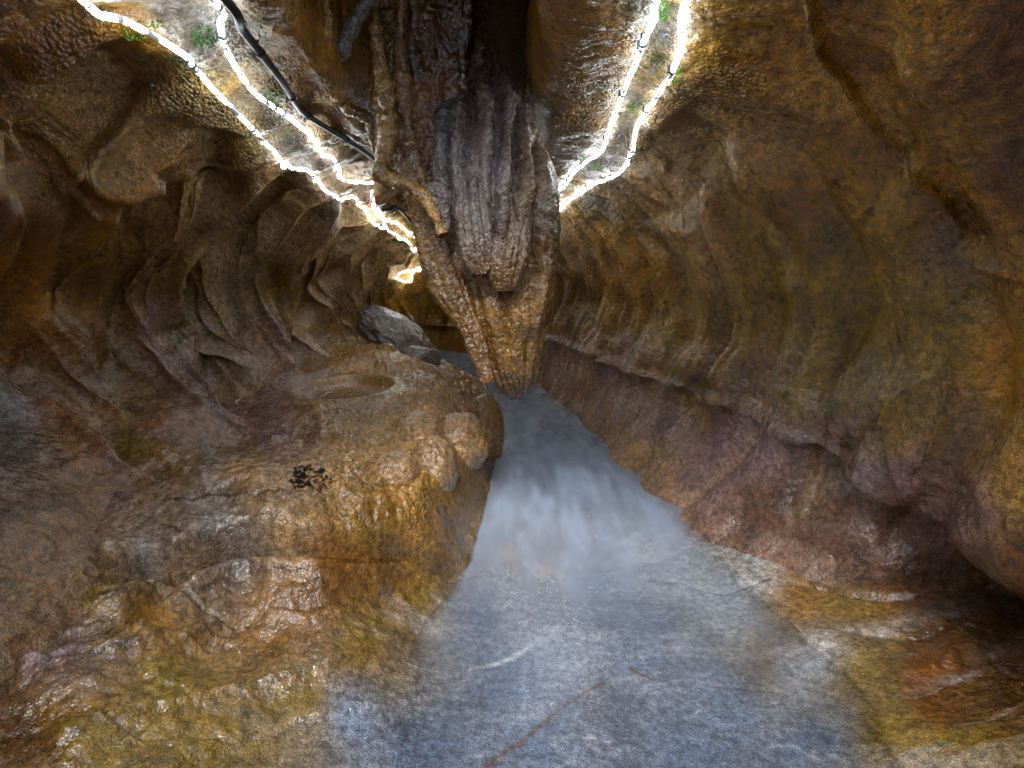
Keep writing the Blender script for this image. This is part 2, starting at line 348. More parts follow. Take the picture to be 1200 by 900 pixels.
def build_wall(stations, spec, ns, ntv, dens, sign, crests, cracks, seed, NMF):
    P, s, t = wall_sheet(stations, spec, None, ns, ntv, dens)
    nrm = grid_normals(P)*sign
    # make the normal point into the passage
    S, T = np.meshgrid(s, t, indexing='ij')
    Pw = P+seed
    big = .05*fbm(Pw*np.array([1.1, 1.1, .9]), 2)
    if sign < 0: big = big*.7
    # flutes: sharp crests with hollow scoops between, running down the wall and leaning with height
    Yc = np.clip(P[..., 1], -2.5, 14); lean = .30*np.sin((T-1.5)*.85)+.05*(T-3)
    wob = .16*fbm(np.stack([P[..., 0]*.5, P[..., 1]*.9, P[..., 2]*1.3], -1)+seed, 3)
    arc = Yc+lean*(.5+.5*(sign > 0))+wob-.6*P[..., 0]*(P[..., 1] > 6)
    near, mid, far = NMF
    k1 = np.interp(Yc, [0, 2, 3, 4.5, 7], near); k2 = np.interp(Yc, [0, 2, 3, 4.5, 7], mid); k3 = np.interp(Yc, [0, 2, 3, 4.5, 7], far)
    band = sst(1.9, 3.0, T)*(.15+.85*sst(7.2, 5.6, T))
    if sign < 0: big = big-.085*np.exp(-((T-6.3)/.13)**2)*sst(1.2, 2.4, P[..., 1])*(.7+.8*noise3(Pw*1.5+8))
    def scoop(u, p): return (np.abs((u % 1)-.5)*2)**p-1/(p+1)
    flu = band*(k1*scoop(arc*2.1+.3, 2.0)+k2*scoop(arc*5.3+.2*np.sin(arc*3), 1.8)*(.5+.5*sst(-.3, .4, noise3(Pw*1.3+3)))+k3*scoop(arc*11.7+.3*np.sin(arc*4), 1.6)*sst(-.35, .3, noise3(Pw*1.7+13))*sst(7.0, 6.2, T))
    Pd = P+nrm*(big+flu)[..., None]
    n2 = grid_normals(Pd)*sign
    for it in range(9):
        q_ = np.pad(n2, ((1, 1), (1, 1), (0, 0)), mode='edge'); n2 = (q_[:-2, 1:-1]+q_[2:, 1:-1]+q_[1:-1, :-2]+q_[1:-1, 2:]+n2)/5
    n2 = n2/np.linalg.norm(n2, axis=-1, keepdims=True)
    ft = features(Pd, crests, cracks)
    rg = .22+.78*sst(3.2, 2.0, T)+(.35+.7*sst(2.6, 1.6, P[..., 1])*(sign > 0))*sst(5.8, 6.8, T)
    med = (.55 if sign < 0 else 1)*rg*(.018*fbm(Pw*np.array([4, 4, 2.2]), 4)+.009*ridged(Pw*np.array([5, 5, 1.8]), 3))
    fine = .0045*fbm(Pw*32, 3)
    Pd = Pd+n2*(ft+med+fine)[..., None]
    st1 = noise3(np.stack([arc*5.5, T*.35, 0*T+seed], -1)); st2 = noise3(np.stack([arc*16, T*.5, 0*T+seed+5], -1))
    strk = sst(.0, .55, st1)*.6+sst(.0, .5, st2)*.5; strk = strk*sst(2.2, 3.2, T)*sst(7.0, 6.0, T)*(.25+.75*sst(2.0, 3.4, P[..., 1]))
    return Pd, S, T, ft, strk
def spec(knots, n=60): return list(np.interp(np.linspace(0, 1, n), [k[0] for k in knots], [k[1] for k in knots]))
specR = spec([(0, 0), (.05, 1), (.3, 3.2), (.5, 5), (.86, 7.4), (1, 11)])
specL = spec([(0, 0), (.05, 1), (.3, 2.6), (.55, 4), (.9, 6.4), (1, 9)])
dens = [.7, .8, 1.2, 1.4, 1.5, 1.5, 1.3, 1.2]
PR, SR, TR, ftR, fluR = build_wall(RS, specR, 860, 400, dens, -1, R_CREST, R_CRACK, 3.7, ([.04, .09, .12, .12, .10], [.0, .022, .06, .07, .07], [0, .003, .012, .022, .026]))
PL, SL, TL, ftL, fluL = build_wall(LS, specL, 860, 400, dens, 1, L_CREST, L_CRACK, 11.2, ([.05, .10, .12, .10, .08], [.01, .03, .045, .055, .05], [0, .006, .014, .022, .026]))

# ---- colour zones (stone pigments, darkened beside the ropes to cut their glow), anchored by points seen in the photo
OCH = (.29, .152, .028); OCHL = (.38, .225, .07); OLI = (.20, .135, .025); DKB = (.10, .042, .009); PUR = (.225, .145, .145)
TAN = (.33, .21, .10); GRB = (.155, .215, .32); GRL = (.46, .49, .53); YEL = (.24, .16, .03); RUS = (.17, .06, .012); GRY = (.21, .195, .18)
def zone(P, pts, j=26):
    px, py, _ = project(P)
    px = px+j*noise3(P*3+1)+.5*j*noise3(P*9+4); py = py+j*noise3(P*3+31)+.5*j*noise3(P*9+14)
    XY = [(a, b) for a, b, c in pts]; V = [c for a, b, c in pts]
    return shepard(XY, np.array(V), np.stack([px, py], -1))
# an unseen rock wall is added behind the camera to cut sky light
# ---- right wall colours, rope-side points darkened to offset lamp glow
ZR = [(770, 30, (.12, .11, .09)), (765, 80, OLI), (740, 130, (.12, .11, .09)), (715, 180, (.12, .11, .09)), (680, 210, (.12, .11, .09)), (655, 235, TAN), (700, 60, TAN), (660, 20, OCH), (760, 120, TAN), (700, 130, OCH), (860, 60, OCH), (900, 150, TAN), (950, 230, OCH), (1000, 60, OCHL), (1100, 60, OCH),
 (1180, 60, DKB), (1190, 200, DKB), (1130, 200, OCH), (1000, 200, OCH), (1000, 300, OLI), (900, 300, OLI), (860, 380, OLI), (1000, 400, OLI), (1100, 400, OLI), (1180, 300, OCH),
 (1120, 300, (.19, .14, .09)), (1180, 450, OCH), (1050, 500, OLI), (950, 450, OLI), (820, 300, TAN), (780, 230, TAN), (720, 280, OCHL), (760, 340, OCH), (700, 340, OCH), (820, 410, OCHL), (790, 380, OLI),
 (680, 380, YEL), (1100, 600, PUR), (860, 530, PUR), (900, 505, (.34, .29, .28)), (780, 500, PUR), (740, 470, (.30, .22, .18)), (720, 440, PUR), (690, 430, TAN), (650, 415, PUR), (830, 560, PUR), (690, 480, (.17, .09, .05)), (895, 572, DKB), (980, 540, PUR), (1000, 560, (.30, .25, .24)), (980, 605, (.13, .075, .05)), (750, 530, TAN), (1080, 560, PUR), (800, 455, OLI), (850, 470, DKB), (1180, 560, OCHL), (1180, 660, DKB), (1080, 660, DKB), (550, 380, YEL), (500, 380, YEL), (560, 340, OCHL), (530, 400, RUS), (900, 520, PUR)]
ZL = [(200, 30, (.12, .11, .09)), (260, 70, (.12, .11, .09)), (240, 90, OLI), (300, 120, (.12, .11, .09)), (340, 165, (.12, .11, .09)), (300, 160, OLI), (60, 60, DKB), (60, 150, OCH), (20, 250, DKB), (130, 260, OCH), (120, 320, OLI), (40, 340, OCH), (60, 400, (.22, .10, .025)), (200, 160, TAN), (230, 210, OCH), (280, 100, OCHL), (170, 40, OCH), (240, 30, GRY), (330, 100, DKB),  # dark entries along the ropes hold down their halo
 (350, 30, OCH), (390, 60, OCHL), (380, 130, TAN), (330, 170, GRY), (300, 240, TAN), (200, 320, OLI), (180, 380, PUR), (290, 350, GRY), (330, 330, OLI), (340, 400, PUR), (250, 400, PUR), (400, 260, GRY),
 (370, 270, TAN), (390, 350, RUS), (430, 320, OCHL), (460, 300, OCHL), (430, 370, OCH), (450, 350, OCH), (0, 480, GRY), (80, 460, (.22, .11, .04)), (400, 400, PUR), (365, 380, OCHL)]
def wall_attrs(P, T, ft, strk, Z, poplist):
    col = zone(P, Z)
    # crests are mixed paler, mineral film streaks run down
    st = sst(.1, .7, noise3(P*np.array([9, 9, 1.1])+7))
    col = col*(1-.35*st[..., None])
    k_ = np.clip(strk, 0, 1)[..., None]*.72; col = col*(1-k_)+np.array([.055, .026, .010])*k_
    cr = sst(.03, .09, ft)[..., None]; col = col*(1-.5*cr)+np.array([.40, .31, .19])*.5*cr
    lum = col.mean(-1, keepdims=True); col = 1.12*np.clip(lum+(col-lum)*1.32, .004, 1)*(1-.25*sst(.1, .9, fbm(P*1.4+50, 3))[..., None])
    wet = np.clip(.5+.6*sst(4.6, 6.0, T)+.4*noise3(P*2.2+2), 0, 1)
    px, py, _ = project(P); pop = np.full(px.shape, .18)
    for x, y, r, a in poplist: pop = np.maximum(pop, a*np.exp(-(((px-x)**2+(py-y)**2)/r**2)**1.5))
    return {'Col': col, 'wet': wet, 'pop': np.clip(pop*(1+.8*noise3(P*6)), 0, 1)}
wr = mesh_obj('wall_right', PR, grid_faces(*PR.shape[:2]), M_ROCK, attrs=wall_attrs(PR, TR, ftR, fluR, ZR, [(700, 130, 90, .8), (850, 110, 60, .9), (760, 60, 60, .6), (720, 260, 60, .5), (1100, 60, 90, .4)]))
tag(wr, kind='structure')
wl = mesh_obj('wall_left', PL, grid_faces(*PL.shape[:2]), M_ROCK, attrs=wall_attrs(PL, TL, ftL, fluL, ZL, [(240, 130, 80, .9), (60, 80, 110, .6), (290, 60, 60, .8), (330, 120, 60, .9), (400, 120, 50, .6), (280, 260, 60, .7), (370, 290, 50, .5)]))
tag(wl, kind='structure')
# ceiling: a rough vault closing the passage above the walls
cx = np.linspace(-1, 1, 150); cy = np.linspace(.85, 13, 260)
X, Y = np.meshgrid(cx, cy, indexing='ij')
XC = np.where(Y < 6, X*1.1-.2, X*(1.1+(Y-6)*.55)-.2-(Y-6)*.45)
Z = 2.95-.75*sst(3.2, 3.9, Y)*1.0+.12*fbm(np.stack([XC, Y, 0*X], -1)*2.2, 4)
PC = np.stack([XC, Y, Z], -1)
ce = mesh_obj('ceiling', PC, grid_faces(150, 260, flip=True), M_ROCK, attrs={'Col': np.broadcast_to(np.array(DKB)*1.2, PC.shape), 'wet': np.full(X.shape, .4), 'pop': np.full(X.shape, .4)})
tag(ce, kind='structure')

bx_, bz_ = np.meshgrid(np.linspace(-2.6, 2.2, 200), np.linspace(-.4, 3.3, 160), indexing='ij')
PK = np.stack([bx_, -2.45-.25*np.cos((bx_+.2)*1.2)+0*bz_, bz_], -1); PK[..., 1] += .16*fbm(PK*1.6+30, 4)  # added unseen, so sky light enters only from above
bw = mesh_obj('wall_back_sky_block', PK, grid_faces(200, 160, flip=True), M_ROCK, attrs={'Col': np.broadcast_to(np.array(OCH), PK.shape), 'wet': np.full(bx_.shape, .4), 'pop': np.full(bx_.shape, .3)})
tag(bw, kind='structure')

ey_, ez_ = np.meshgrid(np.linspace(6.8, 11, 120), np.linspace(-.4, 3.3, 90), indexing='ij')
PE = np.stack([-4.6+0*ey_, ey_, ez_], -1); PE[..., 0] += .2*fbm(PE*1.4+70, 4)  # unseen end wall added to keep sky light off the far wall
tag(mesh_obj('wall_end_sky_block', PE, grid_faces(120, 90), M_ROCK, attrs={'Col': np.broadcast_to(np.array(OCH), PE.shape), 'wet': np.full(ey_.shape, .5), 'pop': np.full(ey_.shape, .2)}), kind='structure')

# ================================================================== FLOOR (banks, shelf, ledge, stream bed)
FZ = [  # px, py, z
 (640, 900, 0), (900, 900, .0), (1060, 900, .04), (1200, 900, .12), (1200, 800, .15), (1130, 820, .1), (1000, 760, .06), (760, 800, .03), (880, 800, .0), (600, 700, .01), (500, 780, .02), (640, 650, .02),
 (400, 850, .07), (200, 850, .17), (60, 860, .22), (0, 790, .27), (200, 760, .22), (350, 730, .2), (300, 780, .14), (450, 700, .13), (540, 690, .07), (560, 760, .01), (100, 720, .27),
 (0, 680, .40), (120, 680, .38), (200, 660, .385), (300, 640, .385), (390, 610, .40), (440, 640, .3), (560, 655, .09), (480, 650, .22), (300, 690, .23), (200, 705, .25),
 (0, 600, .52), (150, 600, .46), (300, 570, .45), (380, 560, .44), (0, 520, .50), (100, 500, .50), (200, 480, .52), (300, 480, .56), (400, 500, .53), (80, 440, .5), (150, 420, .5), (250, 420, .52), (320, 405, .6),
 (480, 500, .52), (450, 560, .46), (500, 600, .34), (360, 430, .64), (440, 425, .68), (480, 400, .66), (340, 470, .62), (400, 480, .59), (450, 470, .59), (500, 430, .62), (545, 480, .45), (575, 520, .33), (590, 580, .22), (603, 640, .07),
 (625, 600, .05), (640, 560, .05), (600, 500, .06), (560, 450, .06), (530, 420, .08), (530, 405, .1), (690, 590, .04), (690, 625, .02), (660, 520, .06), (630, 470, .08), (720, 640, .02), (760, 680, .0),
 (700, 520, .09), (740, 560, .09), (660, 470, .16), (780, 600, .1), (830, 620, .08), 
 (880, 640, .1), 
 (1060, 670, .16), (950, 680, .08), (1090, 740, .12), (860, 700, .05), (1100, 800, .08)]
fx = np.array([(a, b) for a, b, c in FZ]); fz = np.array([c for a, b, c in FZ])
FXY = at_z(fx[:, 0], fx[:, 1], fz)[:, :2]
extra = [(-2.6, .5, .4), (-2.6, 2, .5), (-2.7, 3.4, .5), (-2.3, 4.5, .5), (2.2, .5, .3), (2.2, 1.6, .3), (1.9, 2.4, .12), (1.5, 3.2, .08), (1.1, 4.6, .05), (1.35, 2.2, .14), (.8, 8, .1), (-.9, 8.0, .05), (-1.6, 8.9, .06), (-.6, 8.8, .1), (-.3, 7, .05), (-3, 8.9, .05), (-5, 9, .05), (-1.7, 5.8, .8), (-1.4, 6.8, .5),
 (0, .6, -.03), (0, -1, 0), (-1.2, .5, .25), (1.1, .5, .1), (-1.4, -1, .4), (1.3, -1, .2), (0, -2.5, 0), (-2.3, -2.5, .7), (1.9, -2.5, .5), (-1.3, 7.6, .3), (0.0, 9.4, .5), (-1.5, 10.3, .6), (-5, 10.6, .5), (-3, 7.5, .5), (-5, 7.5, .5)]
FXY = np.vstack([FXY, [(a, b) for a, b, c in extra]]); fz = np.concatenate([fz, [c for a, b, c in extra]])
v = np.linspace(0, 1, 760)
YY = np.interp(v, [0, .05, .12, .55, .85, 1], [-2.5, .3, 1.05, 2.6, 6, 11.0])
uu = np.linspace(-1, 1, 720)
half = np.interp(YY, [-2.5, .5, 1.1, 1.6, 3, 5, 7, 11], [2.3, 2.1, 2.2, 2.3, 2.4, 2.2, 2.6, 5.5]); offx = np.interp(YY, [0, 5, 7, 11], [-.2, -.3, -.7, -2.2])
UX = uu[:, None]*half[None]+offx[None]; UY = np.broadcast_to(YY[None], UX.shape)
XYq = np.stack([UX, UY], -1)
print('rbf floor'); H = rbf(FXY, fz, XYq, 2e-3)[..., 0]
H = np.clip(H, -.2, 1.3)
def q3(x, y, z=0): return np.stack([x, y, z+0*x], -1)
PF0 = q3(UX, UY, H); fpx, fpy, fzf = project(PF0); fm = np.maximum(fzf, .05)/FPX
# named steps: shelf edge crack; ledge edges; lumps
def lump(H, px, py, z, rx, ry, rz, rot=0, k=.02):
    c = at_z(px, py, z-rz*.6); dx, dy = UX-c[0], UY-c[1]; ca, sa = math.cos(rot), math.sin(rot)
    a = (dx*ca+dy*sa)/rx; b = (-dx*sa+dy*ca)/ry; r2 = a*a+b*b
    h = (z-rz)+rz*np.sqrt(np.clip(1-r2, 0, 1)); h = np.where(r2 < 1, h, -9)
    return np.maximum(H, h)*1.0
def ledge(H, pts, A, wl, wr):
    """raises the ground on the left (wl) / right (wr) of a traced line; a zero width makes a sharp edge"""
    dist, side, par = polydist(fpx+5*noise3(PF0*6), fpy+3*noise3(PF0*9+3), smooth_line(pts, 4)); dm = dist*fm
    w = np.where(side < 0, wl, wr); taper = sst(0, .1, par+.01)*sst(0, .1, 1.01-par)
    return H+A*np.exp(-dm/np.maximum(w, 1e-3))*taper*(dist < 400)
def crack(H, pts, A, w):
    dist, side, par = polydist(fpx+4*noise3(PF0*8), fpy+2*noise3(PF0*11), smooth_line(pts, 4))
    return H-A*np.exp(-(dist*fm/w)**2)*sst(0, .1, par+.01)*sst(0, .1, 1.01-par)
# (walking left->right: "right hand" in the picture is below the line)
E1 = [(-20, 690), (60, 687), (120, 690), (200, 682), (290, 668), (360, 664), (400, 655), (450, 648), (520, 640), (575, 645)]
H = ledge(H, E1, .085, .006, .35)
big = .05*fbm(PF0*1.3+5, 3); H = H+big*sst(.05, .3, H)
H = H+.009*ridged(PF0*np.array([2.4, 4.5, 1])+2, 3)*sst(.1, .3, H)
H = H+.010*fbm(PF0*np.array([3, 3, 1])+20, 3)
# rounded flowstone bulges on the mound are built as their own things further down
for pts, A, w in [([(0, 700), (100, 697), (210, 690), (300, 672), (400, 662), (520, 648), (570, 650)], .10, .02), ([(0, 800), (100, 770), (160, 745), (200, 705), (260, 680)], .06, .018),
                  ([(0, 640), (14, 660), (20, 688)], .02, .006), ([(45, 640), (55, 685)], .02, .006), ([(180, 590), (260, 578), (350, 577), (385, 572)], .03, .008), ([(210, 600), (250, 605), (300, 590), (340, 580)], .02, .006),
                  ([(560, 905), (620, 858), (670, 820), (705, 795)], .012, .006), ([(705, 795), (750, 785), (830, 800), (950, 815)], .006, .006), ([(200, 400), (262, 470), (330, 505), (420, 530)], .02, .008),
                  ([(170, 400), (220, 460), (270, 495), (350, 520)], .02, .01), ([(950, 682), (1020, 700), (1080, 700)], .03, .012), ([(960, 735), (1080, 750), (1130, 720)], .01, .01), ([(780, 682), (850, 690), (900, 680)], .012, .006),
                  ([(130, 700), (210, 715), (250, 740), (280, 750)], .015, .006), ([(500, 690), (450, 705), (400, 720), (350, 760)], .01, .006)]:
    H = crack(H, pts, A, w)
for pts, A, a, b_ in [([(430, 590), (380, 615), (300, 665)], .03, .1, .02), ([(160, 770), (200, 730), (260, 700), (330, 700)], .03, .05, .12), ([(100, 660), (140, 640), (220, 640), (300, 655)], .015, .1, .02),
                      ([(700, 905), (820, 860), (900, 850), (1000, 870), (1150, 840)], .012, .06, .03), ([(940, 740), (1050, 790), (1130, 770)], .02, .05, .12)]:
    H = ledge(H, pts, A, a, b_)
for pts, A, a, b_ in [([(0, 745), (100, 735), (200, 705), (300, 690), (400, 690)], .035, .02, .2), ([(0, 820), (90, 790), (200, 775), (330, 720), (420, 700)], .05, .03, .25), ([(60, 905), (160, 850), (290, 820), (420, 780), (500, 730)], .04, .03, .2),
                      ([(200, 905), (330, 850), (450, 830), (560, 790)], .02, .02, .15), ([(120, 575), (240, 560), (340, 555), (420, 570)], .03, .02, .15), ([(0, 560), (100, 545), (180, 560), (250, 600)], .04, .03, .15), ([(80, 470), (150, 520), (230, 560), (330, 580)], .04, .12, .03),
                      ([(380, 590), (450, 620), (540, 600), (590, 610)], .03, .03, .1), ([(360, 520), (420, 545), (460, 590)], .03, .03, .1), ([(300, 470), (360, 490), (440, 520)], .02, .03, .1)]:
    H = ledge(H, pts, A, a, b_)
slab = UY*3.1-UX*1.5+.5*fbm(PF0*1.7, 3); fr_ = slab % 1
H = H+sst(.08, .25, H)*(UX < .2)*.035*(fr_**.35-.5)
for it in range(1):
    H = (np.roll(H, 1, 0)+np.roll(H, -1, 0)+4*H)/6; H = (np.roll(H, 1, 1)+np.roll(H, -1, 1)+4*H)/6
PF0 = q3(UX, UY, H); fpx, fpy, fzf = project(PF0); fm = np.maximum(fzf, .05)/FPX
rough = sst(.04, .22, H)
stt = (H*16+UX*2.2-UY*1.2+.8*fbm(PF0*2.6+9, 3)) % 1
H = H+rough*.010*(stt**.4-.7)*sst(-.2, .3, noise3(PF0*2+77))
H = H+(.004+.009*rough)*fbm(PF0*9+2, 4)+(.0015+.003*rough)*fbm(PF0*40, 3)
# pitted, dripstone-textured patch of the mound
pit = np.exp(-(((fpx-470)/110)**2+((fpy-530)/120)**2)**2)
H = H-.018*pit*np.clip(ridged(PF0*22, 3)-.2, 0, 2)
# rimmed pool hollow
pool_c = at_z(405, 458, .60)
rp = np.hypot((UX-pool_c[0])/.30, (UY-pool_c[1])/.42)
H = np.where(rp < 1.6, H*(sst(.9, 1.6, rp))+(1-sst(.9, 1.6, rp))*(.605+.03*np.exp(-((rp-1.05)/.12)**2)-.10*sst(1.0, .6, rp)), H)
cl_ = at_z([528, 545, 585, 632, 645, 662, 685, 705, 740], [410, 425, 450, 500, 560, 600, 645, 700, 770], .1)[:, :2]
dch, _, _ = polydist(UX, UY, smooth_line(cl_, 4))
Hmax = .028+.10*sst(2.05, 3.1, UY)+.015*sst(1.2, 2.0, UY)-.034+.006*fbm(PF0*5+60, 3)
wch = np.interp(UY, [1.5, 2.2, 3, 4.5, 6, 8], [.62, .58, .40, .30, .22, .5]); kc = sst(1.3, .85, dch/wch)
H = H*(1-kc)+np.minimum(H, Hmax)*kc
PF = q3(UX, UY, H)
ZF = [(640, 880, GRB), (800, 880, GRB), (500, 880, GRB), (420, 840, GRB), (650, 760, GRL), (600, 800, GRB), (760, 760, GRB), (850, 820, GRB), (560, 720, GRB), (700, 700, GRB), (620, 650, TAN), (600, 690, GRL), (560, 660, YEL),
 (950, 880, GRB), (1030, 860, OLI), (1100, 880, OLI), (1180, 880, OLI), (1000, 800, OLI), (900, 760, YEL), (940, 780, GRL), (1080, 800, RUS), (1180, 800, DKB), (1150, 740, DKB), (1000, 720, YEL), (950, 700, OCH), (860, 700, GRL), (1040, 690, RUS), (880, 650, GRL),
 (900, 620, YEL), (840, 600, YEL), (800, 620, GRL), (740, 600, GRL), (800, 680, GRL), (900, 570, DKB), (980, 610, RUS), (980, 545, PUR), (1050, 560, PUR), (860, 510, PUR), (900, 510, GRL), (800, 540, PUR), (760, 500, PUR), (720, 440, PUR), (700, 470, RUS), (740, 560, GRL), (680, 410, TAN), (820, 470, PUR), (780, 500, TAN), (1050, 640, DKB),
 (430, 760, OLI), (350, 820, OLI), (250, 860, OLI), (200, 800, OLI), (100, 860, OLI), (40, 860, DKB), (300, 740, (.19, .10, .03)), (370, 700, (.18, .09, .03)), (480, 690, OLI), (440, 670, (.18, .09, .025)), (530, 640, (.18, .09, .02)), (60, 740, PUR), (100, 700, OLI), (180, 720, OCH), (180, 660, GRY), (280, 630, GRY), (60, 650, GRY), (350, 610, TAN), (250, 590, GRY),
 (400, 650, RUS), (430, 620, OLI), (60, 600, OCH), (100, 560, PUR), (30, 520, GRY), (60, 490, GRY), (170, 520, OLI), (200, 550, TAN), (300, 540, TAN), (220, 470, PUR), (300, 450, PUR), (330, 500, PUR), (400, 520, TAN), (60, 440, RUS), (150, 440, OCH),
 (360, 440, OCHL), (450, 430, OCHL), (400, 430, OCHL), (440, 500, TAN), (490, 470, OCHL), (500, 550, OCHL), (560, 520, OCH), (540, 590, OCH), (470, 600, OCH), (580, 600, YEL), (585, 550, YEL), (500, 430, TAN), (600, 480, GRL), (560, 440, OCHL), (520, 412, OCHL), (640, 560, GRB)]
fcol = zone(PF, ZF, 22)
PV = PF*np.array([.9, 4.5, 1])+.12*noise3(PF*9)[..., None]
vein = np.exp(-(np.abs(noise3(PV+40))/.014))*sst(-.1, .4, noise3(PF*3+8))+.5*np.exp(-(np.abs(noise3(PV*1.9+60))/.03))*sst(-.1, .4, noise3(PF*4+18))+.5*sst(.15, .6, fbm(PF*np.array([1.5, 7, 1])+70, 3))
vein = vein*sst(.22, .05, H)
fcol = fcol*(1-.6*vein[..., None])+np.array([.62, .63, .64])*.6*vein[..., None]
# brown mineral seam
for pts, w in [([(560, 905), (620, 858), (670, 820), (705, 795)], 3.2), ([(740, 778), (760, 790)], 2)]:
    dist, _, par = polydist(fpx+3*noise3(PF*30), fpy, pts); k = (np.exp(-(dist/w)**2)*sst(0, .3, 1.1-par*.8))[..., None]
    fcol = fcol*(1-k)+np.array([.16, .07, .012])*k
for pts, w in [([(0, 700), (100, 697), (210, 690), (300, 672), (400, 662), (520, 648), (570, 650)], 3.), ([(0, 800), (100, 770), (160, 745), (200, 705), (260, 680)], 3.), ([(180, 590), (260, 578), (350, 577), (385, 572)], 2.), ([(210, 600), (250, 605), (300, 590), (340, 580)], 1.5),
               ([(130, 700), (210, 715), (250, 740), (280, 750)], 1.6), ([(45, 640), (55, 685)], 1.5), ([(0, 640), (14, 660), (20, 688)], 1.5), ([(950, 682), (1020, 700), (1080, 700)], 2.), ([(780, 682), (850, 690), (900, 680)], 1.6), ([(740, 560), (700, 530), (680, 500)], 1.), ([(120, 575), (200, 620), (330, 630)], 1.2)]:
    dist, _, par = polydist(fpx+5*noise3(PF*8)+2*noise3(PF*30), fpy+3*noise3(PF*11), smooth_line(pts, 4)); k = (np.exp(-(dist/w)**2)*.85*sst(-.3, .1, noise3(PF*5+3)))[..., None]
    fcol = fcol*(1-k)+np.array([.022, .012, .006])*k
dist, side, par = polydist(fpx, fpy, smooth_line([(550, 780), (585, 775), (620, 758), (655, 738)], 4)); k = (np.exp(-(dist/(1.5+4*par))**2)*.85)[..., None]
fcol = fcol*(1-k)+np.array([.8, .82, .85])*k
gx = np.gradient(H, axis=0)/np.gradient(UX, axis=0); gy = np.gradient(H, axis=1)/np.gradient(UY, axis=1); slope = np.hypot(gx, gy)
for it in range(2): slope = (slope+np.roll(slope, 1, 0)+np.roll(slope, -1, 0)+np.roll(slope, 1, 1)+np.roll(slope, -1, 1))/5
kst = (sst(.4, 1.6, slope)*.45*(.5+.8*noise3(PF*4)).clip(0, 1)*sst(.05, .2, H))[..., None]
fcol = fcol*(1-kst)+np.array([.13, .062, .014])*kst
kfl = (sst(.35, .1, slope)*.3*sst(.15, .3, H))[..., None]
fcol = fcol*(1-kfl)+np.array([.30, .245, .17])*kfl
lum = fcol.mean(-1, keepdims=True); fcol = np.clip(lum+(fcol-lum)*np.where(fcol[..., :1] > fcol[..., 2:]*1.15, 1.15, 1.05), .004, 1)
fwet = np.clip(.75+.4*noise3(PF*3)+.3*sst(.3, .05, H), .3, 1)
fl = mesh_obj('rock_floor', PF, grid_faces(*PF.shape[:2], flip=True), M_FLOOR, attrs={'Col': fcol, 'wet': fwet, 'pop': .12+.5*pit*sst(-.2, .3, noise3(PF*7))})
tag(fl, kind='structure')
print('walls and floor built')

# ray casting onto the built rock
def bvh_of(P, F): return BVHTree.FromPolygons([tuple(p) for p in P.reshape(-1, 3).tolist()], [tuple(f) for f in F.tolist()])
def dec(P, k): return P[::k, ::k]
BV = []
for P in (PR, PL, PF, PC):
    D = dec(P, 2); BV.append(bvh_of(D, grid_faces(*D.shape[:2])))
def hit(px, py, which=(0, 1, 2, 3), maxd=50):
    d = Vector(ray(px, py)).normalized(); best = None
    for k in which:
        r = BV[k].ray_cast(Vector(CAM), d, maxd)
        if r[0] is not None and (best is None or r[3] < best[3]): best = r
    if best is None:
        return (hit(px, py) if len(which) < 4 else (Vector(at_y(px, py, 5.2)), Vector((0, -1, 0))))
    n = best[1]
    if n.dot(d) > 0: n = -n
    return best[0], n

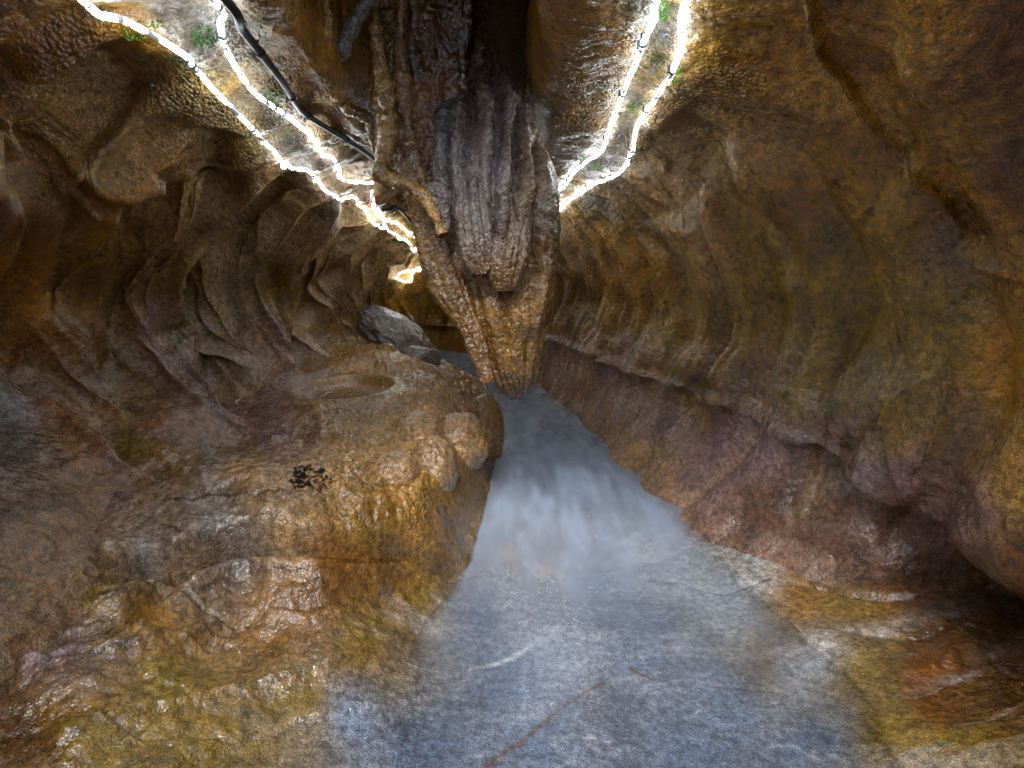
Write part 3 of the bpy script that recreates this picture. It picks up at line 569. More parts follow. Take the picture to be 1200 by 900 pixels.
# ================================================================== STREAM AND POOL
def water_material(name, milk_base, tint):
    m = bpy.data.materials.new(name); m.use_nodes = True; nt = m.node_tree; L = nt.links.new
    for n in list(nt.nodes): nt.nodes.remove(n)
    out = N(nt, 'ShaderNodeOutputMaterial'); tc = N(nt, 'ShaderNodeTexCoord')
    mp = N(nt, 'ShaderNodeMapping'); mp.inputs['Scale'].default_value = (3.2, 1.0, 1); L(tc.outputs['Object'], mp.inputs[0])
    n1 = N(nt, 'ShaderNodeTexNoise'); n1.inputs['Scale'].default_value = 2.4; n1.inputs['Detail'].default_value = 5; n1.inputs['Distortion'].default_value = .7; L(mp.outputs[0], n1.inputs['Vector'])
    milk = N(nt, 'ShaderNodeAttribute', attribute_name='milk')
    mr = N(nt, 'ShaderNodeMapRange'); mr.inputs[1].default_value = .34; mr.inputs[2].default_value = .68; mr.inputs[3].default_value = .78; mr.inputs[4].default_value = 1.15; L(n1.outputs[0], mr.inputs[0])
    mu = N(nt, 'ShaderNodeMath', operation='MULTIPLY'); mu.use_clamp = True; L(milk.outputs['Fac'], mu.inputs[0]); L(mr.outputs[0], mu.inputs[1])
    tr = N(nt, 'ShaderNodeBsdfTransparent'); tr.inputs[0].default_value = (.985, .992, .995, 1)
    df = N(nt, 'ShaderNodeBsdfDiffuse'); df.inputs[0].default_value = tint+(1,)
    mx = N(nt, 'ShaderNodeMixShader'); L(mu.outputs[0], mx.inputs[0]); L(tr.outputs[0], mx.inputs[1]); L(df.outputs[0], mx.inputs[2])
    gl = N(nt, 'ShaderNodeBsdfGlossy'); gl.inputs[0].default_value = (1, 1, 1, 1); gl.inputs[1].default_value = .09
    n2 = N(nt, 'ShaderNodeTexNoise'); n2.inputs['Scale'].default_value = 9; n2.inputs['Detail'].default_value = 3; L(mp.outputs[0], n2.inputs['Vector'])
    bp = N(nt, 'ShaderNodeBump'); bp.inputs['Strength'].default_value = .35; bp.inputs['Distance'].default_value = .02; L(n2.outputs[0], bp.inputs['Height']); L(bp.outputs[0], gl.inputs['Normal'])
    fr = N(nt, 'ShaderNodeFresnel'); fr.inputs[0].default_value = 1.33; L(bp.outputs[0], fr.inputs['Normal'])
    m2 = N(nt, 'ShaderNodeMixShader'); L(fr.outputs[0], m2.inputs[0]); L(mx.outputs[0], m2.inputs[1]); L(gl.outputs[0], m2.inputs[2])
    L(m2.outputs[0], out.inputs['Surface']); return m
M_WATER = water_material('stream_water', 0, (.46, .60, .84))
M_POOL = water_material('pool_water', 0, (.09, .06, .025))
wy = np.interp(np.linspace(0, 1, 420), [0, .5, .8, 1], [.9, 2.8, 6, 10.6]); wx = np.linspace(-1, 1, 220)
hw = np.interp(wy, [.9, 2, 2.6, 3.5, 5, 7, 8, 10.6], [1.0, .9, .75, .62, .65, .7, .9, 4.5]); ow = np.interp(wy, [.9, 2, 3.2, 4.5, 6, 8, 10.6], [.25, .35, .3, .1, -.1, -.7, -3])
WX = wx[:, None]*hw[None]+ow[None]; WY = np.broadcast_to(wy[None], WX.shape)
lvl = .028+.10*sst(2.05, 3.1, WY)+.015*sst(1.2, 2.0, WY)
PW = q3(WX, WY, lvl); PW[..., 2] += .004*fbm(PW*np.array([5, 2, 1]), 3)*sst(8, 3, WY)
wpx, wpy, _ = project(PW)
def blob(x, y, rx, ry, a): return a*np.exp(-((wpx-x)/rx)**2-((wpy-y)/ry)**2)
wj = 14*noise3(PW*3+5)+8*noise3(PW*8); wpx = wpx+wj; wpy = wpy+.6*wj
def flow(pts, w, a):
    d_, _, p_ = polydist(wpx, wpy, smooth_line(pts, 5)); st_ = .65+.55*noise3(np.stack([d_/14., p_*3, 0*d_], -1))
    return a*np.exp(-(d_/w)**2)*st_*sst(1.0, .7, p_)
fl_ = np.maximum.reduce([flow([(640, 590), (665, 645), (740, 690), (800, 735), (870, 790), (900, 830)], 38, .8), flow([(690, 650), (650, 690), (600, 730), (520, 765)], 26, .75), flow([(700, 660), (780, 690), (900, 690)], 16, .6), flow([(645, 735), (640, 770), (650, 820)], 26, .55)])
sheet_ = np.maximum.reduce([blob(700, 720, 150, 70, .55), blob(600, 740, 120, 60, .45), blob(840, 780, 110, 40, .4), blob(660, 650, 90, 60, .5)])
fl_ = sheet_*(.8+.5*noise3(PW*np.array([7, 2.2, 1])+3)+.2*noise3(PW*np.array([22, 5, 1])))
cen_ = np.exp(-((WX-np.interp(WY, [1, 1.6, 2.2, 3, 4.5, 7], [.35, .25, .18, .15, .05, -.7]))/np.interp(WY, [1, 1.6, 2.2, 3], [1.0, .95, .85, .95]))**2)
nw_ = .35+.65*sst(1.9, 2.9, WY)
milkv = (.08+.66*sst(1.2, 3.1, WY))*(.35+.65*cen_)*(.9+nw_*(.34*noise3(PW*np.array([6, 1.5, 1])+.4*noise3(PW*3)[..., None])+.18*noise3(PW*np.array([19, 4, 1]))))
milkv = np.clip(milkv+.16*np.exp(-((wpx-640)/45)**2-((wpy-775)/60)**2), 0, .88)  # extra pale blob paints a light reflection into the water
fb = BV[2]; dep = np.empty(PW.shape[:2])
for i_ in range(PW.shape[0]):
    for j_ in range(PW.shape[1]):
        r_ = fb.ray_cast(Vector((PW[i_, j_, 0], PW[i_, j_, 1], 1.4)), Vector((0, 0, -1)))
        dep[i_, j_] = PW[i_, j_, 2]-r_[0].z if r_[0] is not None else .1
milkv = milkv*sst(-.004, np.interp(WY, [1.8, 2.8], [.04, .016]), dep)
wa = mesh_obj('stream', PW, grid_faces(*PW.shape[:2], flip=True), M_WATER, attrs={'milk': milkv})
tag(wa, kind='structure')
a = np.linspace(0, 2*PI, 48, endpoint=False); rr = np.linspace(0.02, 1.12, 14)
PP = np.stack([pool_c[0]+.30*rr[:, None]*np.cos(a), pool_c[1]+.42*rr[:, None]*np.sin(a), (.592)+0*rr[:, None]*a], -1)
po = mesh_obj('pool_water', PP, grid_faces(14, 48, wrap=True), M_POOL, attrs={'milk': np.full((14, 48), .75)}); tag(po, kind='structure')

# ================================================================== HANGING FLOWSTONE
def hanging(name, rows, ratio, flutes, seed, mat, colf, parent=None, ntheta=220, nrow=320, rough=.02, back=None, wet=.8, pop=.1, feat=None):
    """a hanging body turned out of rows (height line, left edge, right edge, distance)"""
    R = np.array(rows, float); n = len(R); tt = np.linspace(0, n-1, nrow); S = catmull(R, tt)
    cpt = at_y((S[:, 1]+S[:, 2])/2, S[:, 0], S[:, 3]); _, _, zf = project(cpt)
    hw_ = np.maximum((S[:, 2]-S[:, 1])/2, .4)*zf/FPX
    th = np.linspace(0, 2*PI, ntheta, endpoint=False)
    TH, HW = np.meshgrid(th, hw_); ux, uy = np.sin(TH), -np.cos(TH)
    zz = cpt[:, 2][:, None]+0*TH
    mod = 0
    for k, a, ph, tw in flutes: mod = mod+a*(np.abs(np.sin(TH*k/2+ph+tw*zz+.5*noise3(np.stack([ux*1.5+seed, uy*1.5, zz*1.6], -1))))**.7-.6)
    mod = mod*np.abs(np.cos(TH))**.35   # outlines stay put, ribs show on the faces
    r = 1+mod
    P = np.stack([cpt[:, 0][:, None]+ux*HW*r, cpt[:, 1][:, None]+uy*HW*ratio*r, zz], -1)
    nr = np.stack([ux, uy, 0*ux], -1)
    P = P+nr*(rough*fbm(P*np.array([9, 9, 5])+seed, 4)+.25*rough*fbm(P*45+seed, 2)+.3*rough*ridged(P*np.array([22, 22, 14])+seed, 2))[..., None]
    if feat is not None:
        front = sst(.05, .5, np.cos(TH))
        P = P+nr*(front*features(P, feat[0], feat[1]))[..., None]
    F = grid_faces(nrow, ntheta, wrap=True, flip=False)
    # close the ends
    V = np.vstack([P.reshape(-1, 3), P[0].mean(0), P[-1].mean(0)]); n0 = nrow*ntheta
    j = np.arange(ntheta); j2 = (j+1) % ntheta
    capt = np.stack([j, j2, np.full(ntheta, n0), np.full(ntheta, n0)], -1)
    o = mesh_obj(name, V, F, mat, parent, attrs={'Col': np.vstack([colf(P).reshape(-1, 3), [DKB], [DKB]]), 'wet': np.full(len(V), wet), 'pop': np.full(len(V), pop)})
    return o, P
def colmix(P, pts, j=10, streak=.35):
    c = zone(P, pts, j); k = sst(-.1, .6, noise3(P*np.array([14, 14, 1.6])+3))[..., None]
    return c*(1-streak*k)+c*np.array([.6, .5, .42])*streak*k
BLG = (.20, .205, .225); BRN = (.19, .10, .035)
ZB = [(560, 40, BRN), (545, 100, (.03, .03, .04)), (520, 130, (.03, .03, .04)), (565, 110, (.24, .13, .07)), (580, 100, (.07, .075, .09)), (560, 160, (.24, .15, .12)), (530, 170, BLG), (590, 150, (.10, .11, .13)), (620, 170, BRN), (515, 220, GRY), (550, 210, BLG),
      (585, 200, (.34, .35, .38)), (625, 220, OCH), (640, 230, GRY), (560, 260, BLG), (530, 270, (.2, .13, .08)), (600, 260, (.17, .12, .09)), (640, 290, BRN), (590, 340, BRN), (560, 360, OCH), (620, 360, OCHL), (600, 400, OCH), (610, 430, OCHL), (603, 463, (.03, .015, .008)), (612, 452, (.05, .025, .01)), (560, 400, (.16, .07, .015))]
t = empty('hanging_stalactite', tuple(at_y(600, 60, 2.75)))
tag(t, 'massive wet fluted stalactite hanging over the stream, grey above and ochre at its tip', 'stalactite')
inv = Matrix.Translation(-Vector(t.location))
def keep(o, par): o.parent = par; o.matrix_parent_inverse = Matrix.Translation(-Vector(par.location)); return o
o, PB = hanging('body', [(-60, 562, 580, 2.83), (0, 556, 572, 2.78), (28, 550, 568, 2.73), (60, 538, 580, 2.71), (100, 521, 599, 2.68), (150, 510, 626, 2.65), (205, 503, 647, 2.63), (250, 508, 651, 2.60), (285, 522, 650, 2.58), (330, 541, 647, 2.56), (370, 555, 641, 2.55), (408, 566, 635, 2.55), (440, 577, 630, 2.55), (458, 588, 622, 2.55), (468, 599, 611, 2.55)],
    .72, [(11, .17, .3, .5), (5, .14, 1.0, -.3), (23, .06, .2, .8)], 4.0, M_FLOW, lambda P: colmix(P, ZB), nrow=420, ntheta=360, rough=.013, pop=.4, feat=(
    [([(560, 30), (566, 100), (568, 180), (566, 240), (560, 300)], .055, .05, .05), ([(596, 90), (612, 180), (606, 260), (596, 330)], .05, .045, .045), ([(582, 70), (590, 170), (588, 250), (584, 300)], .045, .045, .045), ([(530, 110), (520, 200), (528, 280), (546, 330)], .05, .05, .045),
     ([(548, 100), (542, 200), (548, 270)], .045, .045, .045), ([(628, 170), (636, 250), (630, 330), (618, 400)], .05, .045, .045), ([(612, 300), (612, 360), (604, 430)], .02, .05, .05), ([(580, 350), (586, 400), (596, 445)], .015, .05, .05)],
    [([(574, 60), (580, 160), (577, 250), (572, 320)], .045, .014), ([(554, 80), (553, 200), (557, 300)], .04, .012), ([(600, 110), (600, 200), (597, 300)], .045, .013), ([(534, 130), (532, 220), (538, 300)], .04, .012), ([(620, 160), (624, 260), (620, 330)], .045, .013), ([(560, 345), (570, 400), (590, 450)], .012, .012), ([(500, 200), (512, 210), (512, 260)], .03, .012)]))
keep(o, t)
for rows, Yc, cpts in [
    ([(215, 503, 520, 2.31), (240, 506, 526, 2.31), (262, 512, 527, 2.31), (276, 517, 525, 2.31)], 0, None),
    ([(130, 545, 556, 2.58), (180, 538, 562, 2.47), (240, 536, 572, 2.38), (285, 538, 580, 2.34), (308, 546, 577, 2.33), (321, 556, 570, 2.32)], 0, None),
    ([(200, 594, 606, 2.52), (240, 585, 616, 2.42), (280, 576, 620, 2.36), (310, 572, 614, 2.34), (330, 576, 606, 2.34), (341, 584, 597, 2.34)], 0, None)]:
    o, _ = hanging('fold', rows, .6, [(7, .35, .3, .5), (15, .14, .2, .8)], 9.0+rows[0][0], M_FLOW, lambda P: colmix(P, ZB), rough=.012, nrow=160, ntheta=140, pop=.45); keep(o, t)
CB = [(440, 20, BRN), (480, 20, BRN), (520, 60, DKB), (460, 120, OCH), (490, 150, RUS), (520, 130, DKB), (470, 190, RUS), (500, 200, BRN), (530, 300, DKB), (550, 380, (.12,.065,.025)), (570, 430, (.11,.06,.025)), (440, 150, OCH)]
t2 = empty('flowstone_curtain', tuple(at_y(480, 60, 3.05)))
tag(t2, 'rust brown flowstone curtain with pale ribbed edges hanging left of the great stalactite', 'flowstone')
o, _ = hanging('sheet', [(-60, 424, 560, 2.6), (0, 430, 552, 2.55), (60, 436, 545, 2.53), (130, 444, 540, 2.51), (190, 450, 535, 2.5), (225, 478, 540, 2.5), (290, 505, 548, 2.5), (340, 518, 556, 2.5), (385, 545, 560, 2.5)],
    .14, [(9, .16, .3, .2), (19, .06, .2, .8)], 14., M_FLOW, lambda P: colmix(P, CB), rough=.02); keep(o, t2)
o, _ = hanging('lobe', [(190, 466, 495, 2.46), (235, 478, 514, 2.46), (286, 489, 530, 2.45), (330, 499, 544, 2.44), (350, 509, 550, 2.43), (372, 528, 558, 2.42), (395, 543, 566, 2.41), (425, 555, 573, 2.4), (447, 564, 577, 2.4)],
    .42, [(5, .22, .3, .2), (13, .08, .1, .4)], 15., M_FLOW, lambda P: colmix(P, [(485, 250, OCHL), (512, 250, BRN), (500, 330, TAN), (535, 320, DKB), (530, 370, OCH), (552, 380, BRN), (565, 440, BRN)]), rough=.01, nrow=240, ntheta=120, pop=.3); keep(o, t2)
def tube_pts(pts, rad, n=10, jitter=0., seed=0, lump=0.):
    pts = np.asarray(pts, float); T = np.gradient(pts, axis=0); T /= np.maximum(np.linalg.norm(T, axis=1, keepdims=True), 1e-9)
    up = np.array([0.13, -.2, .97]); A = np.cross(T, up); A /= np.maximum(np.linalg.norm(A, axis=1, keepdims=True), 1e-9); B = np.cross(T, A)
    th = np.linspace(0, 2*PI, n, endpoint=False); rad = np.broadcast_to(rad, len(pts))
    rr_ = rad[:, None]*np.ones(n)[None]
    if lump: rr_ = rr_*(1+lump*noise3(pts*22+seed))[:, None]
    return pts[:, None]+A[:, None]*(np.cos(th)[None]*rr_)[..., None]+B[:, None]*(np.sin(th)[None]*rr_)[..., None]
def resample(pts, step):
    pts = np.asarray(pts, float); d = np.r_[0, np.cumsum(np.linalg.norm(np.diff(pts, axis=0), axis=1))]
    n = max(3, int(d[-1]/step)); s = np.linspace(0, d[-1], n); return np.stack([np.interp(s, d, pts[:, k]) for k in range(3)], -1)
def fold_edge(name, pts, parent, rad, col, rough=.15):
    p = smooth_line(np.array([at_y(a, b, y) for a, b, y in pts]), 12); p = resample(p, .008)
    k = np.linspace(0, 1, len(p)); r = rad*(.55+.45*np.sin(k*PI))+.001
    G = tube_pts(p, r, 14, lump=.5); G = G+.004*fbm(G*30, 2)[..., None]
    o = mesh_obj(name, G, grid_faces(len(p), 14, wrap=True), M_FLOW, parent, attrs={'Col': np.broadcast_to(np.array(col), G.shape), 'wet': np.full(G.shape[:2], .9), 'pop': np.full(G.shape[:2], .4)})
    if parent is not None: keep(o, parent)
    return o
fold_edge('ribbed_edge', [(438, -20, 2.43), (441, 40, 2.43), (446, 80, 2.42), (453, 113, 2.41), (456, 145, 2.40), (448, 190, 2.38), (452, 208, 2.36), (489, 223, 2.32), (508, 250, 2.28), (519, 276, 2.24)], t2, .034, OCHL)
fold_edge('ribbed_edge', [(472, -20, 2.44), (470, 60, 2.44), (476, 130, 2.42), (488, 190, 2.40), (500, 222, 2.38)], t2, .03, BRN)
t3 = empty('flowstone_drapery', tuple(at_y(400, 60, 2.4)))
tag(t3, 'pale folded dripstone drapery on the roof above the black cable', 'flowstone')
for pts, r, c in [([(440, -8, 2.35), (420, 20, 2.35), (404, 50, 2.36), (390, 72, 2.38), (370, 66, 2.4)], .03, GRY), ([(378, -5, 2.2), (384, 20, 2.2), (378, 42, 2.22), (362, 48, 2.25), (345, 36, 2.28)], .028, OCHL),
                  ([(320, 42, 2.1), (332, 46, 2.12), (345, 60, 2.15), (362, 66, 2.2), (352, 78, 2.2), (338, 72, 2.2)], .020, OCH), ([(372, 78, 2.35), (380, 92, 2.4), (404, 105, 2.5), (404, 125, 2.5), (420, 132, 2.6), (432, 142, 2.65), (437, 166, 2.7), (442, 186, 2.75)], .022, OCH), ([(352, 6, 2.15), (362, 14, 2.15), (360, 30, 2.16), (348, 26, 2.2)], .02, GRY)]:
    fold_edge('fold', pts, t3, r, c)

# ================================================================== ROPES, CABLES
def surf_path(pix, off, which=(0, 1)):
    out = []
    for a, b in pix:
        h, n = hit(a, b, which)
        if h is None: continue
        d = Vector(ray(a, b)); q = h-d.normalized()*off
        if q.z > 1.98 and d.z > 0: q = Vector(CAM)+d*(.68/d.z)
        out.append(np.array(q))
    return np.array(out)
def overhead(P, T, tv, y0, off, sign):
    """the rope runs on along the wall, out of the picture, over and behind the camera"""
    j = int(np.argmin(np.abs(T[0]-tv))); q = P[:, j]; m = (q[:, 1] < y0) & (q[:, 1] > -2.4); q = q[m][::-6]
    q = q.copy(); q[:, 0] -= sign*off; q[:, 2] -= off*.6; return q[::-1] if q[0, 1] > q[-1, 1] else q
def clear(sm, gap):
    for it in range(2):
        for i in range(len(sm)):
            if sm[i, 1] < .6: continue
            for b in BV[:2]:
                loc, n, _, d = b.find_nearest(Vector(sm[i]), .5)
                if loc is None: continue
                if n.dot(Vector((-.1, loc.y-.6, 1.2))-loc) < 0: n = -n
                if (Vector(sm[i])-loc).dot(n) < gap: sm[i] = np.array(loc+n*gap)
        k = np.ones(9)/9; sm = np.stack([np.convolve(np.pad(sm[:, c], 4, mode='edge'), k, 'valid') for c in range(3)], -1)
    return sm
def rope(pix, over, label, clips, rad=.0085, far=None, gap=.06):
    vis = surf_path(pix, gap) if far is None else at_y([p[0] for p in pix[::-1]], [p[1] for p in pix[::-1]], np.linspace(far, far+.5, len(pix)))
    # keep neighbouring points at a sane distance
    P = vis if over is None else np.vstack([over, vis])
    sm = smooth_line(P, 14); sm = resample(sm, .005); k = np.ones(7)/7
    sm = np.stack([np.convolve(np.pad(sm[:, c], 3, mode='edge'), k, 'valid') for c in range(3)], -1)
    sm = clear(sm, .028)
    G = tube_pts(sm, rad, 8)
    nz = noise3(G*70); nb = noise3(G*5)
    ii = (np.arange(len(sm))*.005)[:, None]; band_ = ((ii/.05+1.5*noise3(G*np.array([8, 8, 8]))) % 1) < .42
    dirt = np.where((nz > .25+.5*nb) | (band_ & (noise3(G*26+9) > -.12)), .02, LED)
    t = empty('light_rope', tuple(sm[-1])); tag(t, label, 'light rope', 'lit rope lights along the cave roof')
    o = mesh_obj('tube', G, grid_faces(len(sm), 8, wrap=True), M_LED, t, attrs={'dirt': dirt}); keep(o, t)
    for a, b in clips:
        h, n = hit(a, b, (0, 1))
        if h is None: continue
        i = int(np.argmin(np.linalg.norm(sm-np.array(h), axis=1))); i = min(max(i, 2), len(sm)-3)
        c = Vector(sm[i]); ax = Vector(sm[i+2]-sm[i-2]).normalized()
        o = clip(c, ax, n, rad, gap); o.parent = t; keep(o, t)
    return t, sm
def clip(c, ax, n, rad, gap):
    """a plastic ring round the rope with a stem and a foot on the rock"""
    bm = bmesh.new(); q = ax.to_track_quat('Z', 'Y').to_matrix().to_4x4(); q.translation = c
    R_ = rad*1.28
    for s, hgt in ((1, .011),):
        bmesh.ops.create_cone(bm, cap_ends=True, segments=18, radius1=R_, radius2=R_, depth=hgt, matrix=q)
    n = Vector(n); z = n.to_track_quat('Z', 'Y').to_matrix().to_4x4(); z.translation = c-n*(gap*.5)
    bmesh.ops.create_cone(bm, cap_ends=True, segments=8, radius1=.0045, radius2=.0045, depth=gap, matrix=z)
    z2 = z.copy(); z2.translation = c-n*gap*.9
    bmesh.ops.create_cone(bm, cap_ends=True, segments=10, radius1=.013, radius2=.009, depth=.008, matrix=z2)
    side = ax.cross(n).normalized(); x = Matrix.Translation(c+side*R_*1.25) @ q.to_3x3().to_4x4() @ Matrix.Diagonal((.006, .02, .009, 1))
    bmesh.ops.create_cube(bm, size=1, matrix=x)
    me = bpy.data.meshes.new('clip'); bm.to_mesh(me); bm.free(); me.materials.append(M_CLIP)
    o = bpy.data.objects.new('clip', me); C.objects.link(o); return o
rope([(770, 0), (767, 20), (757, 38), (745, 70), (734, 100), (722, 130), (713, 155), (706, 175), (688, 187), (668, 206), (653, 226), (640, 245)], overhead(PR, TR, 1.8, 1.15, .03, 1),
     'light rope nearer the stalactite, left one of the pair on the right wall', [(757, 38), (734, 100), (713, 155), (688, 187), (668, 206), (654, 226)])
rope([(805, 0), (800, 30), (797, 60), (793, 72), (780, 98), (763, 122), (748, 145), (740, 177), (730, 198), (715, 207), (692, 218), (668, 234), (652, 250), (640, 262)], overhead(PR, TR, 2.05, 1.15, .03, 1),
     'outer light rope sweeping down the right wall beside moss and drill holes', [(793, 72), (763, 122), (740, 177), (715, 206), (692, 219), (666, 236)])
rope([(97, 0), (135, 18), (185, 45), (215, 65), (250, 105), (290, 145), (315, 172), (338, 197), (362, 200), (385, 226), (415, 231), (427, 245), (440, 262), (462, 274), (480, 285), (492, 297)], overhead(PL, TL, 2.35, 1.1, .03, -1),
     'grimy speckled light rope running down the bulging left wall', [(215, 65), (290, 145), (362, 200), (385, 226), (416, 232), (440, 262)])
rope([(250, 0), (258, 28), (264, 55), (285, 92), (303, 113), (335, 135), (365, 160), (378, 180), (391, 186), (398, 208), (412, 213), (437, 211)], overhead(PL, TL, 2.05, 1.1, .03, -1),
     'smooth clean light rope on the roof left of the black cable', [(264, 22), (322, 125), (391, 184)])
rope([(436, 222), (437, 240), (440, 248), (452, 257), (466, 262), (480, 272), (490, 280)], None, 'short far length of light rope above a loose black wire', [(452, 257), (480, 272)], rad=.011)
rope([(466, 322), (473, 330), (480, 328), (485, 318), (494, 314)], at_y(np.array([430, 470, 530, 560, 575, 560, 535, 508.]), np.array([318, 316, 315, 310, 300, 300, 305, 311.]), np.array([9.3, 9.2, 8.9, 8.4, 7.6, 7.0, 6.6, 6.2])), 'far bent end of light rope low beside the stalactite lobe', [], rad=.010)  # visible bend, plus an unseen run added to light the far wall
def cable(name, pix, over, rad, label, clips, gap=.03):
    vis = surf_path(pix, gap); P = vis if over is None else np.vstack([over, vis]); sm = resample(smooth_line(P, 12), .012)
    G = tube_pts(sm, rad, 12); t = empty(name, tuple(sm[-1])); tag(t, label, 'cable')
    keep(mesh_obj('sheath', G, grid_faces(len(sm), 12, wrap=True), M_BLACK, t), t)
    for a, b in clips:
        h, n = hit(a, b, (0, 1)); i = int(np.argmin(np.linalg.norm(sm-np.array(h), axis=1))); i = min(max(i, 2), len(sm)-3)
        o = clip(Vector(sm[i]), Vector(sm[i+2]-sm[i-2]).normalized(), n, rad, gap); o.parent = t; keep(o, t)
cable('power_cable', [(265, 0), (283, 33), (305, 62), (331, 96), (345, 120), (358, 134), (380, 148), (400, 160), (425, 176), (445, 192)], overhead(PL, TL, 1.85, 1.1, .03, -1), .0125, 'thick black power cable clipped across the roof right of the light ropes', [(283, 33), (331, 96), (358, 134), (400, 160)])
cable('loose_wire', [(441, 238), (447, 246), (455, 246), (462, 242), (470, 247), (478, 256), (485, 266)], None, .012, 'thin loose black wire kinked above the far light rope', [(462, 242)])

# ================================================================== MOSS, BOLTS, DEBRIS, STONES
def leaves(name, cx_, cy_, rx, ry, n, size, mat, label, cat, group=None, off=.004, which=(0, 1), curl=.5):
    V = []; F = []; base = None; rnd = random.Random(int(cx_*7+cy_))
    for k in range(n):
        r = math.sqrt(rnd.random()); a_ = rnd.random()*2*PI
        h, nn = hit(cx_+rx*r*math.cos(a_), cy_+ry*r*math.sin(a_), which)
        if h is None: continue
        if base is None: base, _n = hit(cx_, cy_, which)
        if (h-base).length > max(rx, ry)*base.y/FPX*1.8+.01: continue
        d = (nn+Vector((rnd.uniform(-1, 1), rnd.uniform(-1, 1), rnd.uniform(-1, 1)))*curl).normalized()
        s = d.cross(Vector((rnd.uniform(-1, 1), rnd.uniform(-1, 1), rnd.uniform(-1, 1)))).normalized(); L_ = size*rnd.uniform(.5, 1.3); w = L_*rnd.uniform(.25, .5)
        p = h+nn*off; i = len(V); f = d*L_; up_ = nn*(L_*.18)
        V += [p-s*w*.3, p+s*w*.3, p+f*.5+s*w+up_, p+f-up_*.3, p+f*.5-s*w+up_]; F += [(i, i+1, i+2, i+3, i+4)]
    me = bpy.data.meshes.new(name); me.from_pydata([tuple(Vector(v)-base) for v in V], [], F); me.materials.append(mat)
    o = bpy.data.objects.new(name, me); o.location = base; C.objects.link(o); tag(o, label, cat, group); return o
G_ = 'moss clumps growing by the light ropes'
for a, b, rx, ry, n, mat, lab in [
    (237, 42, 15, 15, 260, M_MOSS, 'vivid green moss clump left of the smooth light rope near the top'), (158, 34, 18, 11, 160, M_MOSS, 'sparse green moss under the speckled light rope at upper left'), (182, 26, 8, 5, 50, M_MOSS, 'tiny moss tuft just above the speckled light rope'),
    (318, 112, 12, 9, 140, M_MOSS, 'green moss clump between the smooth light rope and black cable'), (205, 66, 10, 6, 60, M_MOSSD, 'dull moss smear under a clip of the speckled rope'), (776, 8, 10, 14, 160, M_MOSS, 'bright moss between the two right ropes at the top edge'), (771, 68, 9, 10, 130, M_MOSSD, 'dark green round moss patch between the two right ropes'),
    (797, 80, 5, 5, 50, M_MOSS, 'small moss tuft touching the outer right rope near its clip'), (794, 92, 5, 4, 45, M_MOSS, 'moss tuft just below another beside the outer right rope'), (745, 126, 12, 9, 150, M_MOSS, 'moss clump in the middle between the two right ropes'), (697, 193, 9, 5, 80, M_MOSS, 'moss just under the bend of the inner right rope'),
    (683, 186, 6, 6, 70, M_MOSS, 'moss at the left of the inner right rope above its lower clip'), (668, 214, 9, 4, 70, M_MOSS, 'moss strip between the right ropes close to the stalactite'), (437, 251, 5, 4, 40, M_MOSS, 'far moss speck left of the short rope length'), (463, 254, 7, 4, 70, M_MOSS, 'far moss under the loose black wire'), (480, 266, 6, 4, 60, M_MOSS, 'far moss beside the stalactite edge above the rope'), (469, 330, 4, 4, 40, M_MOSS, 'far moss at the low bent rope end')]:
    leaves('moss_clump', a, b, rx, ry, n, max(.006, .0022*at_y(a, b, 1.0)[1]*(hit(a, b)[0].y)), mat, lab, 'moss', G_)
for a, b, lab in [(436, 236, 'red fern sprouts beside the far rope'), (470, 232, 'pink sprouts above the loose black wire')]:
    leaves('sprout_tuft', a, b, 6, 6, 40, .02, M_PINK, lab, 'sprouts')
leaves('leaf_litter', 366, 562, 27, 14, 85, .026, M_LEAF, 'clump of dark rotting leaves lying on the pale rock shelf', 'leaf litter', off=.003, which=(2,), curl=2.5)
for k, (a, b, lab) in enumerate([(778, 40, 'topmost metal anchor bolt between the right ropes'), (767, 81, 'metal anchor bolt just below the dark moss patch'), (756, 101, 'metal anchor bolt halfway between the right ropes'), (748, 119, 'metal anchor bolt beside the middle moss clump'), (736, 141, 'metal anchor bolt under the middle moss clump'), (726, 159, 'lowest metal anchor bolt between the right ropes'), (180, 100, 'lone metal bolt head in the bumpy rock under the speckled rope'), (829, 150, 'lone metal bolt in the right wall outside the outer rope')]):
    h, n = hit(a, b, (0, 1)); bm = bmesh.new(); z = n.to_track_quat('Z', 'Y').to_matrix().to_4x4()
    bmesh.ops.create_cone(bm, cap_ends=True, segments=14, radius1=.008, radius2=.008, depth=.003, matrix=z)
    z2 = z.copy(); z2.translation = n*.005; bmesh.ops.create_cone(bm, cap_ends=True, segments=6, radius1=.005, radius2=.0046, depth=.008, matrix=z2)
    me = bpy.data.meshes.new('anchor_bolt'); bm.to_mesh(me); bm.free(); me.materials.append(M_BOLT)
    o = bpy.data.objects.new('anchor_bolt', me); o.location = h+n*.002; C.objects.link(o); tag(o, lab, 'bolt', 'anchor bolts in the rock')
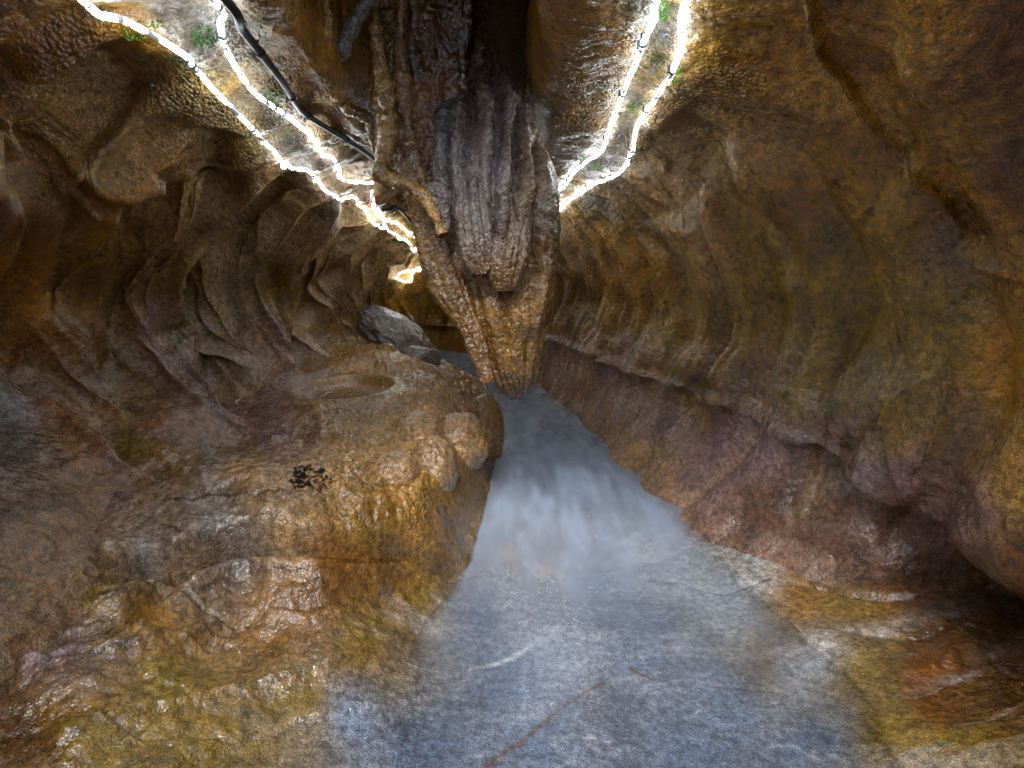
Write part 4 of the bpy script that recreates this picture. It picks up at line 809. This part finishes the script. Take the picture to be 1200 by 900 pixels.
def stone(name, px_, py_, wpx, hpx, Y, col, mat, label=None, cat=None, parent=None, ky=1.0, seed=0, rough=.12, wet=.7, n=120, group=None, tilt=0):
    c = at_y(px_, py_, Y); _, _, zf = project(c); rx = wpx/2*zf/FPX; rz = hpx/2*zf/FPX; ry = rx*ky
    u = np.linspace(0.001, PI-.001, n); w = np.linspace(0, 2*PI, n*2, endpoint=False); Uu, Ww = np.meshgrid(u, w, indexing='ij')
    D = np.stack([np.sin(Uu)*np.cos(Ww), np.sin(Uu)*np.sin(Ww), np.cos(Uu)], -1)
    r = 1+rough*fbm(D*1.5+seed, 4)+rough*.3*ridged(D*3+seed, 3)
    P = D*r[..., None]*np.array([rx, ry, rz]); ct, st_ = math.cos(tilt), math.sin(tilt)
    P = np.stack([P[..., 0]*ct+P[..., 2]*st_, P[..., 1], -P[..., 0]*st_+P[..., 2]*ct], -1)
    o = mesh_obj(name, P, grid_faces(n, 2*n, wrap=True, flip=True), mat, parent, attrs={'Col': np.broadcast_to(np.array(col), P.shape), 'wet': np.full(P.shape[:2], wet), 'pop': np.full(P.shape[:2], .15)})
    o.location = c
    if parent is not None: keep(o, parent)
    if label: tag(o, label, cat, group)
    return o
GB = 'boulders heaped below the far left wall'
stone('boulder', 468, 400, 112, 50, 5.5, (.20, .18, .185), M_FLOW, 'large smooth grey boulder leaning at the foot of the far left wall', 'boulder', ky=.9, seed=3, rough=.10, tilt=.70, group=GB)
stone('boulder', 452, 409, 22, 13, 4.7, OCHL, M_FLOW, 'small rounded pale tan stone in front of the big grey boulder', 'stone', seed=8, group=GB)
stone('boulder', 455, 424, 17, 11, 4.5, RUS, M_FLOW, 'small angular rusty stone below the pale tan stone', 'stone', seed=12, rough=.3, group=GB)
stone('boulder', 487, 418, 40, 24, 4.9, GRY, M_FLOW, 'low banded grey stone right of the rusty stone', 'stone', seed=22, group=GB)
h0, _ = hit(520, 530, (2,))
t4 = empty('flowstone_mound', tuple(h0)); tag(t4, 'cluster of smooth rounded tan flowstone bulges on the shelf edge above the stream', 'flowstone')
for a, b, w, h, c in [(540, 520, 66, 74, TAN), (508, 550, 58, 78, TAN), (462, 556, 62, 54, TAN), (568, 508, 46, 92, (.30, .18, .07)), (490, 508, 60, 50, TAN)]:
    hh, nn = hit(a, b, (2,))
    if hh is None: continue
    stone('bulge', a, b, w, h, hh.y+.085, c, M_FLOW, parent=t4, seed=a, rough=.07, ky=1.15, n=100)
